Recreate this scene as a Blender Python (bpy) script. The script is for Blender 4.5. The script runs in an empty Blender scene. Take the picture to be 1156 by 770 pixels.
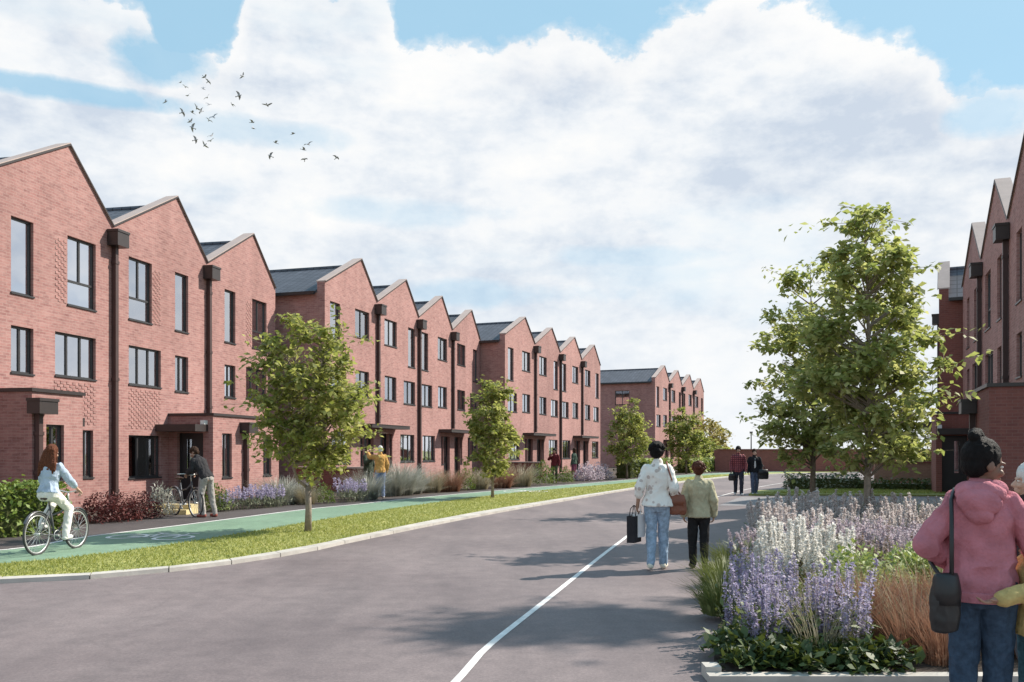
import bpy, bmesh, math, random
import numpy as np
from mathutils import Vector, Matrix, noise
random.seed(7); rng = np.random.default_rng(7)
scene = bpy.context.scene
COL = scene.collection
PI = math.pi; R = math.radians
F, CX, HY, EYE = 1000.0, 578.0, 510.0, 1.6

def G(px, py, z=0.0):
    """a point of the ground plane at height z, seen at pixel px, py of the survey picture"""
    Y = F*(EYE-z)/(py-HY)
    return ((px-CX)/F*Y, Y)

# ------------------------------------------------------------------ object helpers
def link(o):
    COL.objects.link(o); return o
def tag(o, label=None, cat=None, group=None, kind=None):
    if label: o['label'] = label
    if cat: o['category'] = cat
    if group: o['group'] = group
    if kind: o['kind'] = kind
    return o
def empty(name, loc=(0, 0, 0), rz=0.0, label=None, cat=None, group=None):
    o = bpy.data.objects.new(name, None); o.location = loc; o.rotation_euler = (0, 0, rz)
    o.empty_display_size = .2
    link(o); return tag(o, label, cat, group)
def mob(name, me, mat=None, parent=None, loc=None, rz=None):
    o = bpy.data.objects.new(name, me); link(o)
    if mat is not None:
        if not isinstance(mat, (list, tuple)): mat = [mat]
        if not me.materials:
            for m in mat: me.materials.append(m)
    if parent is not None: o.parent = parent
    if loc is not None: o.location = loc
    if rz is not None: o.rotation_euler = (0, 0, rz)
    return o
def copy_tree(o, parent=None):
    c = o.copy(); COL.objects.link(c)
    if parent is not None: c.parent = parent
    for ch in list(o.children): copy_tree(ch, c)
    return c

class MB:
    """collects faces, builds one mesh"""
    def __init__(s): s.v = []; s.f = []; s.mi = []
    def face(s, pts, mi=0):
        n = len(s.v); s.v += [tuple(p) for p in pts]; s.f.append(tuple(range(n, n+len(pts)))); s.mi.append(mi)
    def box(s, x0, x1, y0, y1, z0, z1, mi=0):
        P = [(x0,y0,z0),(x1,y0,z0),(x1,y1,z0),(x0,y1,z0),(x0,y0,z1),(x1,y0,z1),(x1,y1,z1),(x0,y1,z1)]
        n = len(s.v); s.v += P
        for q in ((0,3,2,1),(4,5,6,7),(0,1,5,4),(1,2,6,5),(2,3,7,6),(3,0,4,7)):
            s.f.append(tuple(n+i for i in q)); s.mi.append(mi)
    def hexa(s, P, mi=0):
        n = len(s.v); s.v += [tuple(p) for p in P]
        for q in ((0,3,2,1),(4,5,6,7),(0,1,5,4),(1,2,6,5),(2,3,7,6),(3,0,4,7)):
            s.f.append(tuple(n+i for i in q)); s.mi.append(mi)
    def tube(s, pts, rad, n=8, mi=0, cap=True, squash=None):
        pts = [Vector(p) for p in pts]
        if not isinstance(rad, (list, tuple)): rad = [rad]*len(pts)
        base = len(s.v); up = None
        for i, p in enumerate(pts):
            d = (pts[min(i+1, len(pts)-1)]-pts[max(i-1, 0)])
            d = d.normalized() if d.length > 1e-9 else Vector((0, 0, 1))
            if up is None:
                up = Vector((1, 0, 0)) if abs(d.x) < .8 else Vector((0, 1, 0))
            a = (up - d*up.dot(d)).normalized(); b = d.cross(a); up = a
            for k in range(n):
                t = 2*PI*k/n
                q = p + (a*math.cos(t)+b*math.sin(t))*rad[i]
                s.v.append(tuple(q))
        for i in range(len(pts)-1):
            for k in range(n):
                k2 = (k+1) % n
                s.f.append((base+i*n+k, base+i*n+k2, base+(i+1)*n+k2, base+(i+1)*n+k)); s.mi.append(mi)
        if cap:
            s.f.append(tuple(base+k for k in reversed(range(n)))); s.mi.append(mi)
            e = base+(len(pts)-1)*n
            s.f.append(tuple(e+k for k in range(n))); s.mi.append(mi)
    def loft(s, rings, mi=0, cap=True):
        n = len(rings[0]); base = len(s.v)
        for r in rings: s.v += [tuple(p) for p in r]
        for i in range(len(rings)-1):
            for k in range(n):
                k2 = (k+1) % n
                s.f.append((base+i*n+k, base+i*n+k2, base+(i+1)*n+k2, base+(i+1)*n+k)); s.mi.append(mi)
        if cap:
            s.f.append(tuple(base+k for k in reversed(range(n)))); s.mi.append(mi)
            e = base+(len(rings)-1)*n
            s.f.append(tuple(e+k for k in range(n))); s.mi.append(mi)
    def ellipsoid(s, c, r, M=None, nu=14, nv=9, mi=0):
        rings = []
        for j in range(1, nv):
            t = PI*j/nv; ring = []
            for k in range(nu):
                a = 2*PI*k/nu
                p = Vector((r[0]*math.sin(t)*math.cos(a), r[1]*math.sin(t)*math.sin(a), -r[2]*math.cos(t)))
                if M is not None: p = M @ p
                ring.append(p+Vector(c))
            rings.append(ring)
        s.loft(rings, mi, cap=False)
        n = len(s.v)
        for sg, ring0 in ((-1, n-len(rings)*nu), (1, n-nu)):
            p = Vector((0, 0, sg*r[2]))
            if M is not None: p = M @ p
            s.v.append(tuple(p+Vector(c))); i = len(s.v)-1
            for k in range(nu):
                k2 = (k+1) % nu
                s.f.append((ring0+k2, ring0+k, i) if sg < 0 else (ring0+k, ring0+k2, i)); s.mi.append(mi)
    def capsule(s, p, q, r1, r2, n=12, mi=0, ext=True):
        p, q = Vector(p), Vector(q); d = (q-p)
        L = d.length; d = d.normalized() if L > 1e-9 else Vector((0, 0, 1))
        a = (Vector((1, 0, 0)) if abs(d.x) < .8 else Vector((0, 1, 0))); a = (a-d*a.dot(d)).normalized(); b = d.cross(a)
        rings = []
        prof = [(-r1*math.cos(t), r1*math.sin(t)) for t in (.25, .7, 1.15, PI/2)] + [(L+r2*math.sin(t), r2*math.cos(t)) for t in (0, .42, .87, 1.32)]
        for (h, rr) in prof:
            rings.append([p+d*h+(a*math.cos(2*PI*k/n)+b*math.sin(2*PI*k/n))*rr for k in range(n)])
        s.loft(rings, mi)
    def mesh(s, name, smooth=False, weld=False):
        me = bpy.data.meshes.new(name); me.from_pydata(s.v, [], s.f)
        if any(s.mi): me.polygons.foreach_set('material_index', np.array(s.mi, dtype=np.int32))
        if weld:
            bm = bmesh.new(); bm.from_mesh(me); bmesh.ops.remove_doubles(bm, verts=bm.verts, dist=1e-4)
            bmesh.ops.recalc_face_normals(bm, faces=bm.faces); bm.to_mesh(me); bm.free()
        if smooth: me.polygons.foreach_set('use_smooth', np.ones(len(me.polygons), dtype=bool))
        me.update(); return me
    def build(s, name, mat, parent=None, smooth=False, weld=False, loc=None):
        return mob(name, s.mesh(name, smooth, weld), mat, parent, loc)

def quads_mesh(name, V, mi=None, nv=4):
    """V: (n, nv, 3) separate faces of nv corners"""
    n = V.shape[0]; me = bpy.data.meshes.new(name)
    me.vertices.add(n*nv); me.vertices.foreach_set('co', V.reshape(-1).astype(np.float32))
    me.loops.add(n*nv); me.loops.foreach_set('vertex_index', np.arange(n*nv, dtype=np.int32))
    me.polygons.add(n); me.polygons.foreach_set('loop_start', np.arange(0, n*nv, nv, dtype=np.int32))
    if mi is not None: me.polygons.foreach_set('material_index', mi.astype(np.int32))
    me.update(calc_edges=True); return me

# ------------------------------------------------------------------ materials
MATS = {}
def nodes_of(name):
    m = bpy.data.materials.new(name); m.use_nodes = True
    nt = m.node_tree; b = nt.nodes['Principled BSDF']
    return m, nt, b
def N(nt, t, **kw):
    n = nt.nodes.new(t)
    for k, v in kw.items(): setattr(n, k, v)
    return n
def L(nt, a, b): nt.links.new(a, b)
def ramp(nt, fac, stops):
    r = N(nt, 'ShaderNodeValToRGB'); e = r.color_ramp.elements
    while len(e) < len(stops): e.new(.5)
    for i, (p, c) in enumerate(stops):
        e[i].position = p; e[i].color = (*c, 1) if len(c) == 3 else c
    L(nt, fac, r.inputs[0]); return r.outputs[0]
def mixc(nt, fac, a, b, mode='MIX'):
    m = N(nt, 'ShaderNodeMix', data_type='RGBA', blend_type=mode)
    for sock, val in ((m.inputs[0], fac), (m.inputs[6], a), (m.inputs[7], b)):
        if hasattr(val, 'is_output') or hasattr(val, 'links'): L(nt, val, sock)
        else: sock.default_value = val if not isinstance(val, tuple) else ((*val, 1) if len(val) == 3 else val)
    return m.outputs[2]
def noise_tex(nt, vec, scale, detail=4, rough=.55):
    n = N(nt, 'ShaderNodeTexNoise'); n.inputs['Scale'].default_value = scale
    n.inputs['Detail'].default_value = detail; n.inputs['Roughness'].default_value = rough
    if vec is not None: L(nt, vec, n.inputs['Vector'])
    return n.outputs['Fac']
def bump(nt, b, h, strength=.3, dist=.02):
    n = N(nt, 'ShaderNodeBump'); n.inputs['Strength'].default_value = strength; n.inputs['Distance'].default_value = dist
    L(nt, h, n.inputs['Height']); L(nt, n.outputs[0], b.inputs['Normal'])
def simple(name, col, rough=.6, var=.12, scale=8, metal=0, spec=None, bmp=0):
    if name in MATS: return MATS[name]
    m, nt, b = nodes_of(name)
    tc = N(nt, 'ShaderNodeTexCoord').outputs['Object']
    f = noise_tex(nt, tc, scale)
    lo = tuple(c*(1-var) for c in col); hi = tuple(min(1, c*(1+var)) for c in col)
    L(nt, ramp(nt, f, [(.3, lo), (.7, hi)]), b.inputs['Base Color'])
    b.inputs['Roughness'].default_value = rough; b.inputs['Metallic'].default_value = metal
    if spec is not None: b.inputs['Specular IOR Level'].default_value = spec
    if bmp: bump(nt, b, noise_tex(nt, tc, scale*6), bmp)
    MATS[name] = m; return m
def leafy(name, cols, trans=.35, rough=.55, tint=.35):
    """a leaf whose colour varies from leaf to leaf and clump to clump"""
    if name in MATS: return MATS[name]
    m, nt, b = nodes_of(name)
    geo = N(nt, 'ShaderNodeNewGeometry'); tc = N(nt, 'ShaderNodeTexCoord').outputs['Object']
    n1 = noise_tex(nt, tc, 2.2, 2)
    mth = N(nt, 'ShaderNodeMath', operation='MULTIPLY_ADD'); L(nt, geo.outputs['Random Per Island'], mth.inputs[0])
    mth.inputs[1].default_value = .6; 
    m2 = N(nt, 'ShaderNodeMath', operation='MULTIPLY_ADD'); L(nt, n1, m2.inputs[0]); m2.inputs[1].default_value = .9; m2.inputs[2].default_value = -.25
    L(nt, m2.outputs[0], mth.inputs[2])
    k = len(cols)
    c = ramp(nt, mth.outputs[0], [(i/(k-1) if k > 1 else 0, cols[i]) for i in range(k)])
    L(nt, c, b.inputs['Base Color']); b.inputs['Roughness'].default_value = rough
    b.inputs['Specular IOR Level'].default_value = .35
    if trans:
        t = N(nt, 'ShaderNodeBsdfTranslucent'); L(nt, mixc(nt, tint, c, (.35, .4, .05)), t.inputs['Color'])
        mx = N(nt, 'ShaderNodeMixShader'); mx.inputs[0].default_value = trans
        L(nt, b.outputs[0], mx.inputs[1]); L(nt, t.outputs[0], mx.inputs[2])
        L(nt, mx.outputs[0], nt.nodes['Material Output'].inputs['Surface'])
    MATS[name] = m; return m

def brick_mat(name, c1, c2, mortar, tint):
    m, nt, b = nodes_of(name)
    tc = N(nt, 'ShaderNodeTexCoord').outputs['Object']
    sx = N(nt, 'ShaderNodeSeparateXYZ'); L(nt, tc, sx.inputs[0])
    ad = N(nt, 'ShaderNodeMath', operation='ADD'); L(nt, sx.outputs[0], ad.inputs[0]); L(nt, sx.outputs[1], ad.inputs[1])
    cb = N(nt, 'ShaderNodeCombineXYZ'); L(nt, ad.outputs[0], cb.inputs[0]); L(nt, sx.outputs[2], cb.inputs[1])
    bt = N(nt, 'ShaderNodeTexBrick'); L(nt, cb.outputs[0], bt.inputs['Vector'])
    bt.inputs['Scale'].default_value = 1.0; bt.inputs['Brick Width'].default_value = .225; bt.inputs['Row Height'].default_value = .075
    bt.inputs['Mortar Size'].default_value = .005; bt.inputs['Mortar Smooth'].default_value = .3; bt.inputs['Bias'].default_value = -.1
    bt.inputs['Color1'].default_value = (*c1, 1); bt.inputs['Color2'].default_value = (*c2, 1); bt.inputs['Mortar'].default_value = (*mortar, 1)
    # bigger patches of paler and redder brick, a few burnt bricks
    mp = N(nt, 'ShaderNodeMapping'); mp.inputs['Scale'].default_value = (4.2, 13.3, 1); L(nt, cb.outputs[0], mp.inputs[0])
    oi = N(nt, 'ShaderNodeObjectInfo'); om = N(nt, 'ShaderNodeMath', operation='MULTIPLY'); L(nt, oi.outputs['Random'], om.inputs[0]); om.inputs[1].default_value = 60
    def moved(v):                                                   # another patch of the pattern on every wall
        a = N(nt, 'ShaderNodeVectorMath', operation='ADD'); L(nt, v, a.inputs[0]); L(nt, om.outputs[0], a.inputs[1]); return a.outputs[0]
    p = noise_tex(nt, moved(mp.outputs[0]), 1.0, 5, .7)
    c = mixc(nt, ramp(nt, p, [(.35, (0, 0, 0)), (.68, (.75, .75, .75))]), bt.outputs['Color'], tint)
    q = noise_tex(nt, moved(tc), .35, 3)
    c = mixc(nt, .42, c, ramp(nt, q, [(.3, (.5, .47, .46)), (.7, (1, 1, 1))]), 'MULTIPLY')
    sm = N(nt, 'ShaderNodeMapping'); sm.inputs['Scale'].default_value = (1.6, .16, 1); L(nt, cb.outputs[0], sm.inputs[0])
    st = noise_tex(nt, moved(sm.outputs[0]), 1.0, 4, .6)
    c = mixc(nt, .3, c, ramp(nt, st, [(.34, (.62, .58, .56)), (.55, (1, 1, 1)), (.75, (1.12, 1.14, 1.15))]), 'MULTIPLY')
    c = mixc(nt, .5, c, ramp(nt, oi.outputs['Random'], [(0, (.82, .80, .80)), (1, (1.12, 1.1, 1.08))]), 'MULTIPLY')
    L(nt, c, b.inputs['Base Color']); b.inputs['Roughness'].default_value = .85
    bump(nt, b, bt.outputs['Fac'], -.12, .006)
    return m

M_brick = brick_mat('red_brick', (.39, .178, .160), (.245, .100, .094), (.43, .33, .30), (.52, .308, .278))
M_brickdark = brick_mat('dark_red_brick', (.26, .085, .07), (.19, .06, .052), (.28, .17, .15), (.30, .115, .09))  # for low walls; on right-hand porches and rear house its darkness stands for shade
M_browncopy = brick_mat('brown_brick', (.34, .2, .13), (.28, .15, .1), (.36, .28, .22), (.4, .25, .17))
M_coping = simple('coping_stone', (.45, .355, .32), .7, .08, 3)
M_dark = simple('dark_brown_metal', (.035, .026, .025), .42, .1, 5)
M_black = simple('black_metal', (.018, .018, .02), .35, .1, 5)
M_frame = simple('window_frame_grey', (.035, .034, .036), .4, .1, 5)
M_pipe = simple('brown_downpipe', (.055, .028, .026), .5, .12, 4)
M_door = simple('dark_door_paint', (.025, .024, .026), .35, .1, 5)
M_curtain = simple('pale_curtain', (.62, .6, .56), .9, .1, 10)
M_blind = simple('blind_fabric', (.5, .45, .36), .8, .15, 14)
M_lampglass = simple('lamp_white', (.8, .8, .78), .3, .02, 4)

def slate_mat():
    m, nt, b = nodes_of('roof_slate')
    tc = N(nt, 'ShaderNodeTexCoord').outputs['Object']
    sx = N(nt, 'ShaderNodeSeparateXYZ'); L(nt, tc, sx.inputs[0])
    cb = N(nt, 'ShaderNodeCombineXYZ'); L(nt, sx.outputs[1], cb.inputs[0]); L(nt, sx.outputs[0], cb.inputs[1])
    bt = N(nt, 'ShaderNodeTexBrick'); L(nt, cb.outputs[0], bt.inputs['Vector'])
    bt.inputs['Scale'].default_value = 1; bt.inputs['Brick Width'].default_value = .33; bt.inputs['Row Height'].default_value = .27
    bt.inputs['Mortar Size'].default_value = .02; bt.offset = .0
    bt.inputs['Color1'].default_value = (.075, .078, .095, 1); bt.inputs['Color2'].default_value = (.105, .108, .13, 1); bt.inputs['Mortar'].default_value = (.03, .03, .038, 1)
    n = noise_tex(nt, tc, 1.3, 4)
    c = mixc(nt, .5, bt.outputs['Color'], ramp(nt, n, [(.3, (.6, .6, .62)), (.75, (1.25, 1.25, 1.3))]), 'MULTIPLY')
    L(nt, c, b.inputs['Base Color']); b.inputs['Roughness'].default_value = .6
    bump(nt, b, bt.outputs['Fac'], -.6, .03)
    return m
M_slate = slate_mat()

def glass_mat():
    m, nt, b = nodes_of('window_glass')
    gl = N(nt, 'ShaderNodeBsdfGlossy'); gl.inputs['Roughness'].default_value = .03; gl.inputs['Color'].default_value = (.95, .96, 1, 1)
    tr = N(nt, 'ShaderNodeBsdfTransparent'); tr.inputs['Color'].default_value = (.62, .66, .66, 1)
    fr = N(nt, 'ShaderNodeFresnel'); fr.inputs['IOR'].default_value = 1.9
    tc = N(nt, 'ShaderNodeTexCoord').outputs['Object']
    bp = N(nt, 'ShaderNodeBump'); bp.inputs['Strength'].default_value = .14; bp.inputs['Distance'].default_value = .02
    L(nt, noise_tex(nt, tc, 1.5, 1), bp.inputs['Height']); L(nt, bp.outputs[0], gl.inputs['Normal'])
    a = N(nt, 'ShaderNodeMath', operation='MULTIPLY_ADD'); L(nt, fr.outputs[0], a.inputs[0]); a.inputs[1].default_value = .8; a.use_clamp = True
    oi = N(nt, 'ShaderNodeObjectInfo'); rr = N(nt, 'ShaderNodeMath', operation='MULTIPLY_ADD'); L(nt, oi.outputs['Random'], rr.inputs[0]); rr.inputs[1].default_value = .34; rr.inputs[2].default_value = .34; L(nt, rr.outputs[0], a.inputs[2])
    mx = N(nt, 'ShaderNodeMixShader'); L(nt, a.outputs[0], mx.inputs[0]); L(nt, tr.outputs[0], mx.inputs[1]); L(nt, gl.outputs[0], mx.inputs[2])
    L(nt, mx.outputs[0], nt.nodes['Material Output'].inputs['Surface'])
    return m
M_glass = glass_mat()

def asphalt_mat(name, lo, hi, patchy=.5):
    m, nt, b = nodes_of(name)
    tc = N(nt, 'ShaderNodeTexCoord').outputs['Object']
    big = noise_tex(nt, tc, .28, 4, .6)
    mp = N(nt, 'ShaderNodeMapping'); mp.inputs['Scale'].default_value = (.9, .16, 1); mp.inputs['Rotation'].default_value = (0, 0, R(18)); L(nt, tc, mp.inputs[0])
    streak = noise_tex(nt, mp.outputs[0], 1.2, 4, .6)
    fine = noise_tex(nt, tc, 38, 5, .8)
    grit = N(nt, 'ShaderNodeTexVoronoi'); grit.inputs['Scale'].default_value = 70; L(nt, tc, grit.inputs['Vector'])
    c = ramp(nt, big, [(.3, lo), (.7, hi)])
    c = mixc(nt, patchy, c, ramp(nt, streak, [(.32, (.6, .6, .62)), (.68, (1.2, 1.18, 1.16))]), 'MULTIPLY')
    mid = noise_tex(nt, tc, 4.5, 9, .78)
    c = mixc(nt, .6, c, ramp(nt, mid, [(.3, (.66, .65, .66)), (.7, (1.28, 1.26, 1.24))]), 'MULTIPLY')
    c = mixc(nt, .75, c, ramp(nt, fine, [(.25, (.5, .5, .5)), (.75, (1.5, 1.48, 1.45))]), 'MULTIPLY')
    c = mixc(nt, .22, c, ramp(nt, grit.outputs['Distance'], [(.0, (1.5, 1.45, 1.4)), (.5, (.8, .8, .8))]), 'MULTIPLY')
    cr = N(nt, 'ShaderNodeTexVoronoi', feature='DISTANCE_TO_EDGE'); cr.inputs['Scale'].default_value = .22
    wv = N(nt, 'ShaderNodeVectorMath', operation='MULTIPLY_ADD')
    nc = N(nt, 'ShaderNodeTexNoise'); nc.inputs['Scale'].default_value = 1.1; nc.inputs['Detail'].default_value = 6; L(nt, tc, nc.inputs['Vector'])
    L(nt, nc.outputs['Color'], wv.inputs[0]); wv.inputs[1].default_value = (1.6, 1.6, 0); L(nt, tc, wv.inputs[2]); L(nt, wv.outputs[0], cr.inputs['Vector'])
    c = mixc(nt, ramp(nt, cr.outputs['Distance'], [(.0, (.15, .15, .15)), (.005, (0, 0, 0))]), c, (.05, .045, .045))
    L(nt, c, b.inputs['Base Color'])
    L(nt, ramp(nt, big, [(.3, (.62, .62, .62)), (.7, (.8, .8, .8))]), b.inputs['Roughness'])
    bump(nt, b, fine, .35, .006)
    return m
M_asphalt = asphalt_mat('road_asphalt', (.140, .112, .116), (.222, .185, .187))
M_pave = asphalt_mat('pavement_tarmac', (.060, .050, .050), (.085, .073, .072), .25)
M_path = asphalt_mat('pale_path', (.20, .19, .20), (.26, .25, .26), .25)
M_cycle = asphalt_mat('green_cycle_surface', (.145, .245, .165), (.205, .325, .23), .3)
M_kerb = simple('kerb_concrete', (.46, .43, .39), .8, .16, 2.5, bmp=.2)
M_line = simple('road_paint', (.72, .70, .68), .7, .18, 6)
M_soil = simple('garden_soil', (.055, .038, .028), .95, .35, 3, bmp=.5)
def ground_mat(name, cols, scale):
    m, nt, b = nodes_of(name)
    tc = N(nt, 'ShaderNodeTexCoord').outputs['Object']
    f = noise_tex(nt, tc, scale, 6, .65)
    g = noise_tex(nt, tc, scale*14, 4, .65)
    c = ramp(nt, f, [(.28, cols[0]), (.5, cols[1]), (.72, cols[2])])
    c = mixc(nt, .5, c, ramp(nt, g, [(.3, (.6, .6, .55)), (.7, (1.35, 1.3, 1.2))]), 'MULTIPLY')
    L(nt, c, b.inputs['Base Color']); b.inputs['Roughness'].default_value = .95
    bump(nt, b, g, .6, .04)
    return m
M_turf = ground_mat('turf', [(.20, .23, .06), (.29, .30, .085), (.38, .36, .13)], .9)
M_field = ground_mat('field', [(.10, .13, .04), (.15, .17, .05), (.2, .2, .08)], .2)
M_blade = leafy('grass_blade', [(.24, .28, .07), (.34, .36, .105), (.43, .42, .15)], .35)
# ------------------------------------------------------------------ camera, sun, sky
cam = bpy.data.cameras.new('camera'); co = link(bpy.data.objects.new('camera', cam))
co.location = (0, 0, EYE); co.rotation_euler = (PI/2, 0, 0)
cam.sensor_width = 36; cam.lens = 36*F/1156; cam.shift_y = (HY-385)/1156; cam.clip_start = .05; cam.clip_end = 5000
scene.camera = co
scene.view_settings.view_transform = 'Standard'; scene.view_settings.look = 'None'
scene.view_settings.exposure = 0.76; scene.view_settings.gamma = 1; scene.view_settings.use_curve_mapping = False
SUN_EL = R(41); SUN_AZ = math.atan2(.90, .43)
sd = Vector((math.sin(SUN_AZ)*math.cos(SUN_EL), math.cos(SUN_AZ)*math.cos(SUN_EL), math.sin(SUN_EL)))
sl = bpy.data.lights.new('sun', 'SUN'); sl.energy = 4.25; sl.angle = R(.55); sl.color = (1, .925, .82)
so = link(bpy.data.objects.new('sun', sl)); so.rotation_euler = sd.to_track_quat('Z', 'Y').to_euler(); so.location = (30, 20, 40)

def build_world():
    w = bpy.data.worlds.new('World'); scene.world = w; w.use_nodes = True
    nt = w.node_tree; nt.nodes.clear()
    out = N(nt, 'ShaderNodeOutputWorld')
    sky = N(nt, 'ShaderNodeTexSky', sky_type='NISHITA'); sky.sun_disc = False
    sky.sun_elevation = SUN_EL; sky.sun_rotation = SUN_AZ; sky.altitude = 50; sky.air_density = 1.0; sky.dust_density = .3; sky.ozone_density = 1.5
    hs = N(nt, 'ShaderNodeHueSaturation'); hs.inputs['Hue'].default_value = .475; hs.inputs['Saturation'].default_value = .72; hs.inputs['Value'].default_value = 1.0; L(nt, sky.outputs[0], hs.inputs['Color'])
    hc = mixc(nt, .8, hs.outputs[0], (2.05, 3.65, 4.85))
    bg1 = N(nt, 'ShaderNodeBackground'); L(nt, hc, bg1.inputs['Color']); bg1.inputs['Strength'].default_value = .105
    tc = N(nt, 'ShaderNodeTexCoord'); sx = N(nt, 'ShaderNodeSeparateXYZ'); L(nt, tc.outputs['Generated'], sx.inputs[0])
    def M(op, a, b=None, c=None, clamp=False):
        n = N(nt, 'ShaderNodeMath', operation=op, use_clamp=clamp)
        for i, v in enumerate((a, b, c)):
            if v is None: continue
            if isinstance(v, (int, float)): n.inputs[i].default_value = v
            else: L(nt, v, n.inputs[i])
        return n.outputs[0]
    hyp = M('SQRT', M('ADD', M('MULTIPLY', sx.outputs[0], sx.outputs[0]), M('MULTIPLY', sx.outputs[1], sx.outputs[1])))
    hyp = M('MAXIMUM', hyp, .05)
    u = M('DIVIDE', sx.outputs[0], M('MAXIMUM', M('ABSOLUTE', sx.outputs[1]), .08)); v = M('DIVIDE', sx.outputs[2], hyp)
    cb = N(nt, 'ShaderNodeCombineXYZ'); L(nt, M('DIVIDE', sx.outputs[0], hyp), cb.inputs[0]); L(nt, v, cb.inputs[1]); L(nt, M('DIVIDE', sx.outputs[1], hyp), cb.inputs[2])
    def nz(scale, sy, detail, rough, off=0.0):
        mp = N(nt, 'ShaderNodeMapping'); mp.inputs['Scale'].default_value = (scale, scale*sy, scale); mp.inputs['Location'].default_value = (off, off*.7, off*.3)
        L(nt, cb.outputs[0], mp.inputs[0]); return noise_tex(nt, mp.outputs[0], 1.0, detail, rough)
    # cloud top line over the street (height v as a function of bearing u)
    px = [0, 60, 160, 186, 258, 285, 425, 452, 560, 640, 712, 745, 830, 900, 960, 1035, 1080, 1156]
    py = [-20, -30, 0, 84, 66, -18, -20, 50, 52, 34, 58, 22, -8, -2, 32, 44, 104, 100]
    uu = M('MULTIPLY_ADD', u, 1/1.2, .5, True)
    st = [((((p-CX)/F)/1.2+.5), tuple([((HY-q)/F)/math.hypot(1, (p-CX)/F)]*3)) for p, q in zip(px, py)]                 # as the tangent of the elevation
    line = ramp(nt, uu, st); 
    f1 = nz(9, 1.2, 8, .62, 3.1); f2 = nz(26, 1.2, 6, .6, 7.7)
    back = M('LESS_THAN', sx.outputs[1], 0.0)                      # behind the camera the sky is clearer
    d = M('SUBTRACT', M('ADD', v, M('MULTIPLY', back, .10)), line)
    d = M('ADD', d, M('MULTIPLY', M('SUBTRACT', f1, .5), .10)); d = M('ADD', d, M('MULTIPLY', M('SUBTRACT', f2, .5), .075))
    blue = ramp(nt, M('MULTIPLY_ADD', d, 16.0, .5, True), [(.40, (0, 0, 0)), (.52, (.6, .6, .6)), (.75, (.95, .95, .95))])
    # thin spots lower down
    thin = ramp(nt, nz(3.2, 2.6, 5, .55, 1.3), [(.56, (0, 0, 0)), (.75, (.34, .34, .34))])
    def gap(gx, gy, rx, ry, amt):
        a = M('DIVIDE', M('SUBTRACT', u, (gx-CX)/F), rx); b = M('DIVIDE', M('SUBTRACT', v, (HY-gy)/F/math.hypot(1, (gx-CX)/F)), ry)
        e = M('ADD', M('ADD', M('MULTIPLY', a, a), M('MULTIPLY', b, b)), M('MULTIPLY', M('SUBTRACT', f1, .5), 3.2))
        return ramp(nt, M('MULTIPLY', e, .5, None, True), [(.12, (amt, amt, amt)), (.5, (0, 0, 0))])
    for gp in ((60, 100, .15, .014, .85), (170, 62, .07, .03, .9), (1120, 128, .06, .028, .6), (300, 150, .1, .02, .4), (560, 330, .16, .018, .4), (730, 290, .14, .016, .35), (450, 240, .12, .02, .35)):
        blue = M('MAXIMUM', blue, gap(*gp))
    blue = M('MAXIMUM', blue, thin)
    sh = nz(4.4, 2.2, 10, .57, 11.3); sh2 = nz(17, 1.5, 7, .62, 5.2)
    s = M('ADD', M('MULTIPLY', sh, .66), M('MULTIPLY', sh2, .34))
    cc = ramp(nt, s, [(.39, (.62, .70, .81)), (.47, (.78, .835, .90)), (.54, (.91, .935, .96)), (.64, (1.0, .995, .98))])
    # bright sunlit rim under the cloud line, and pale air near the horizon
    rim = ramp(nt, M('MULTIPLY_ADD', d, 9.0, .75, True), [(.1, (0, 0, 0)), (.6, (.75, .75, .75)), (.9, (.4, .4, .4))])
    cc = mixc(nt, rim, cc, (1.0, .995, .985))
    hz = ramp(nt, v, [(.0, (.6, .6, .6)), (.2, (0, 0, 0))])
    cc = mixc(nt, hz, cc, (.93, .96, .99))
    bg2 = N(nt, 'ShaderNodeBackground'); L(nt, cc, bg2.inputs['Color']); bg2.inputs['Strength'].default_value = .595
    mx = N(nt, 'ShaderNodeMixShader'); L(nt, blue, mx.inputs[0]); L(nt, bg2.outputs[0], mx.inputs[1]); L(nt, bg1.outputs[0], mx.inputs[2])
    L(nt, mx.outputs[0], out.inputs['Surface'])
build_world()

# ------------------------------------------------------------------ ground, road, strips
def densify(P, step=1.0):
    """smooth a polyline (Catmull-Rom) and resample"""
    P = [Vector((p[0], p[1])) for p in P]; out = []
    for i in range(len(P)-1):
        p0 = P[max(i-1, 0)]; p1 = P[i]; p2 = P[i+1]; p3 = P[min(i+2, len(P)-1)]
        n = max(1, int((p2-p1).length/step))
        for k in range(n):
            t = k/n
            out.append(.5*((2*p1)+(p2-p0)*t+(2*p0-5*p1+4*p2-p3)*t*t+(3*p1-p0-3*p2+p3)*t**3))
    out.append(P[-1]); return out
def param(P, n):
    P = densify(P, .6); d = [0]
    for a, b in zip(P, P[1:]): d.append(d[-1]+(b-a).length)
    out = []; j = 0
    for k in range(n):
        t = d[-1]*k/(n-1)
        while j < len(P)-2 and d[j+1] < t: j += 1
        s = (t-d[j])/max(1e-9, d[j+1]-d[j]); out.append(P[j].lerp(P[j+1], min(max(s, 0), 1)))
    return out
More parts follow.
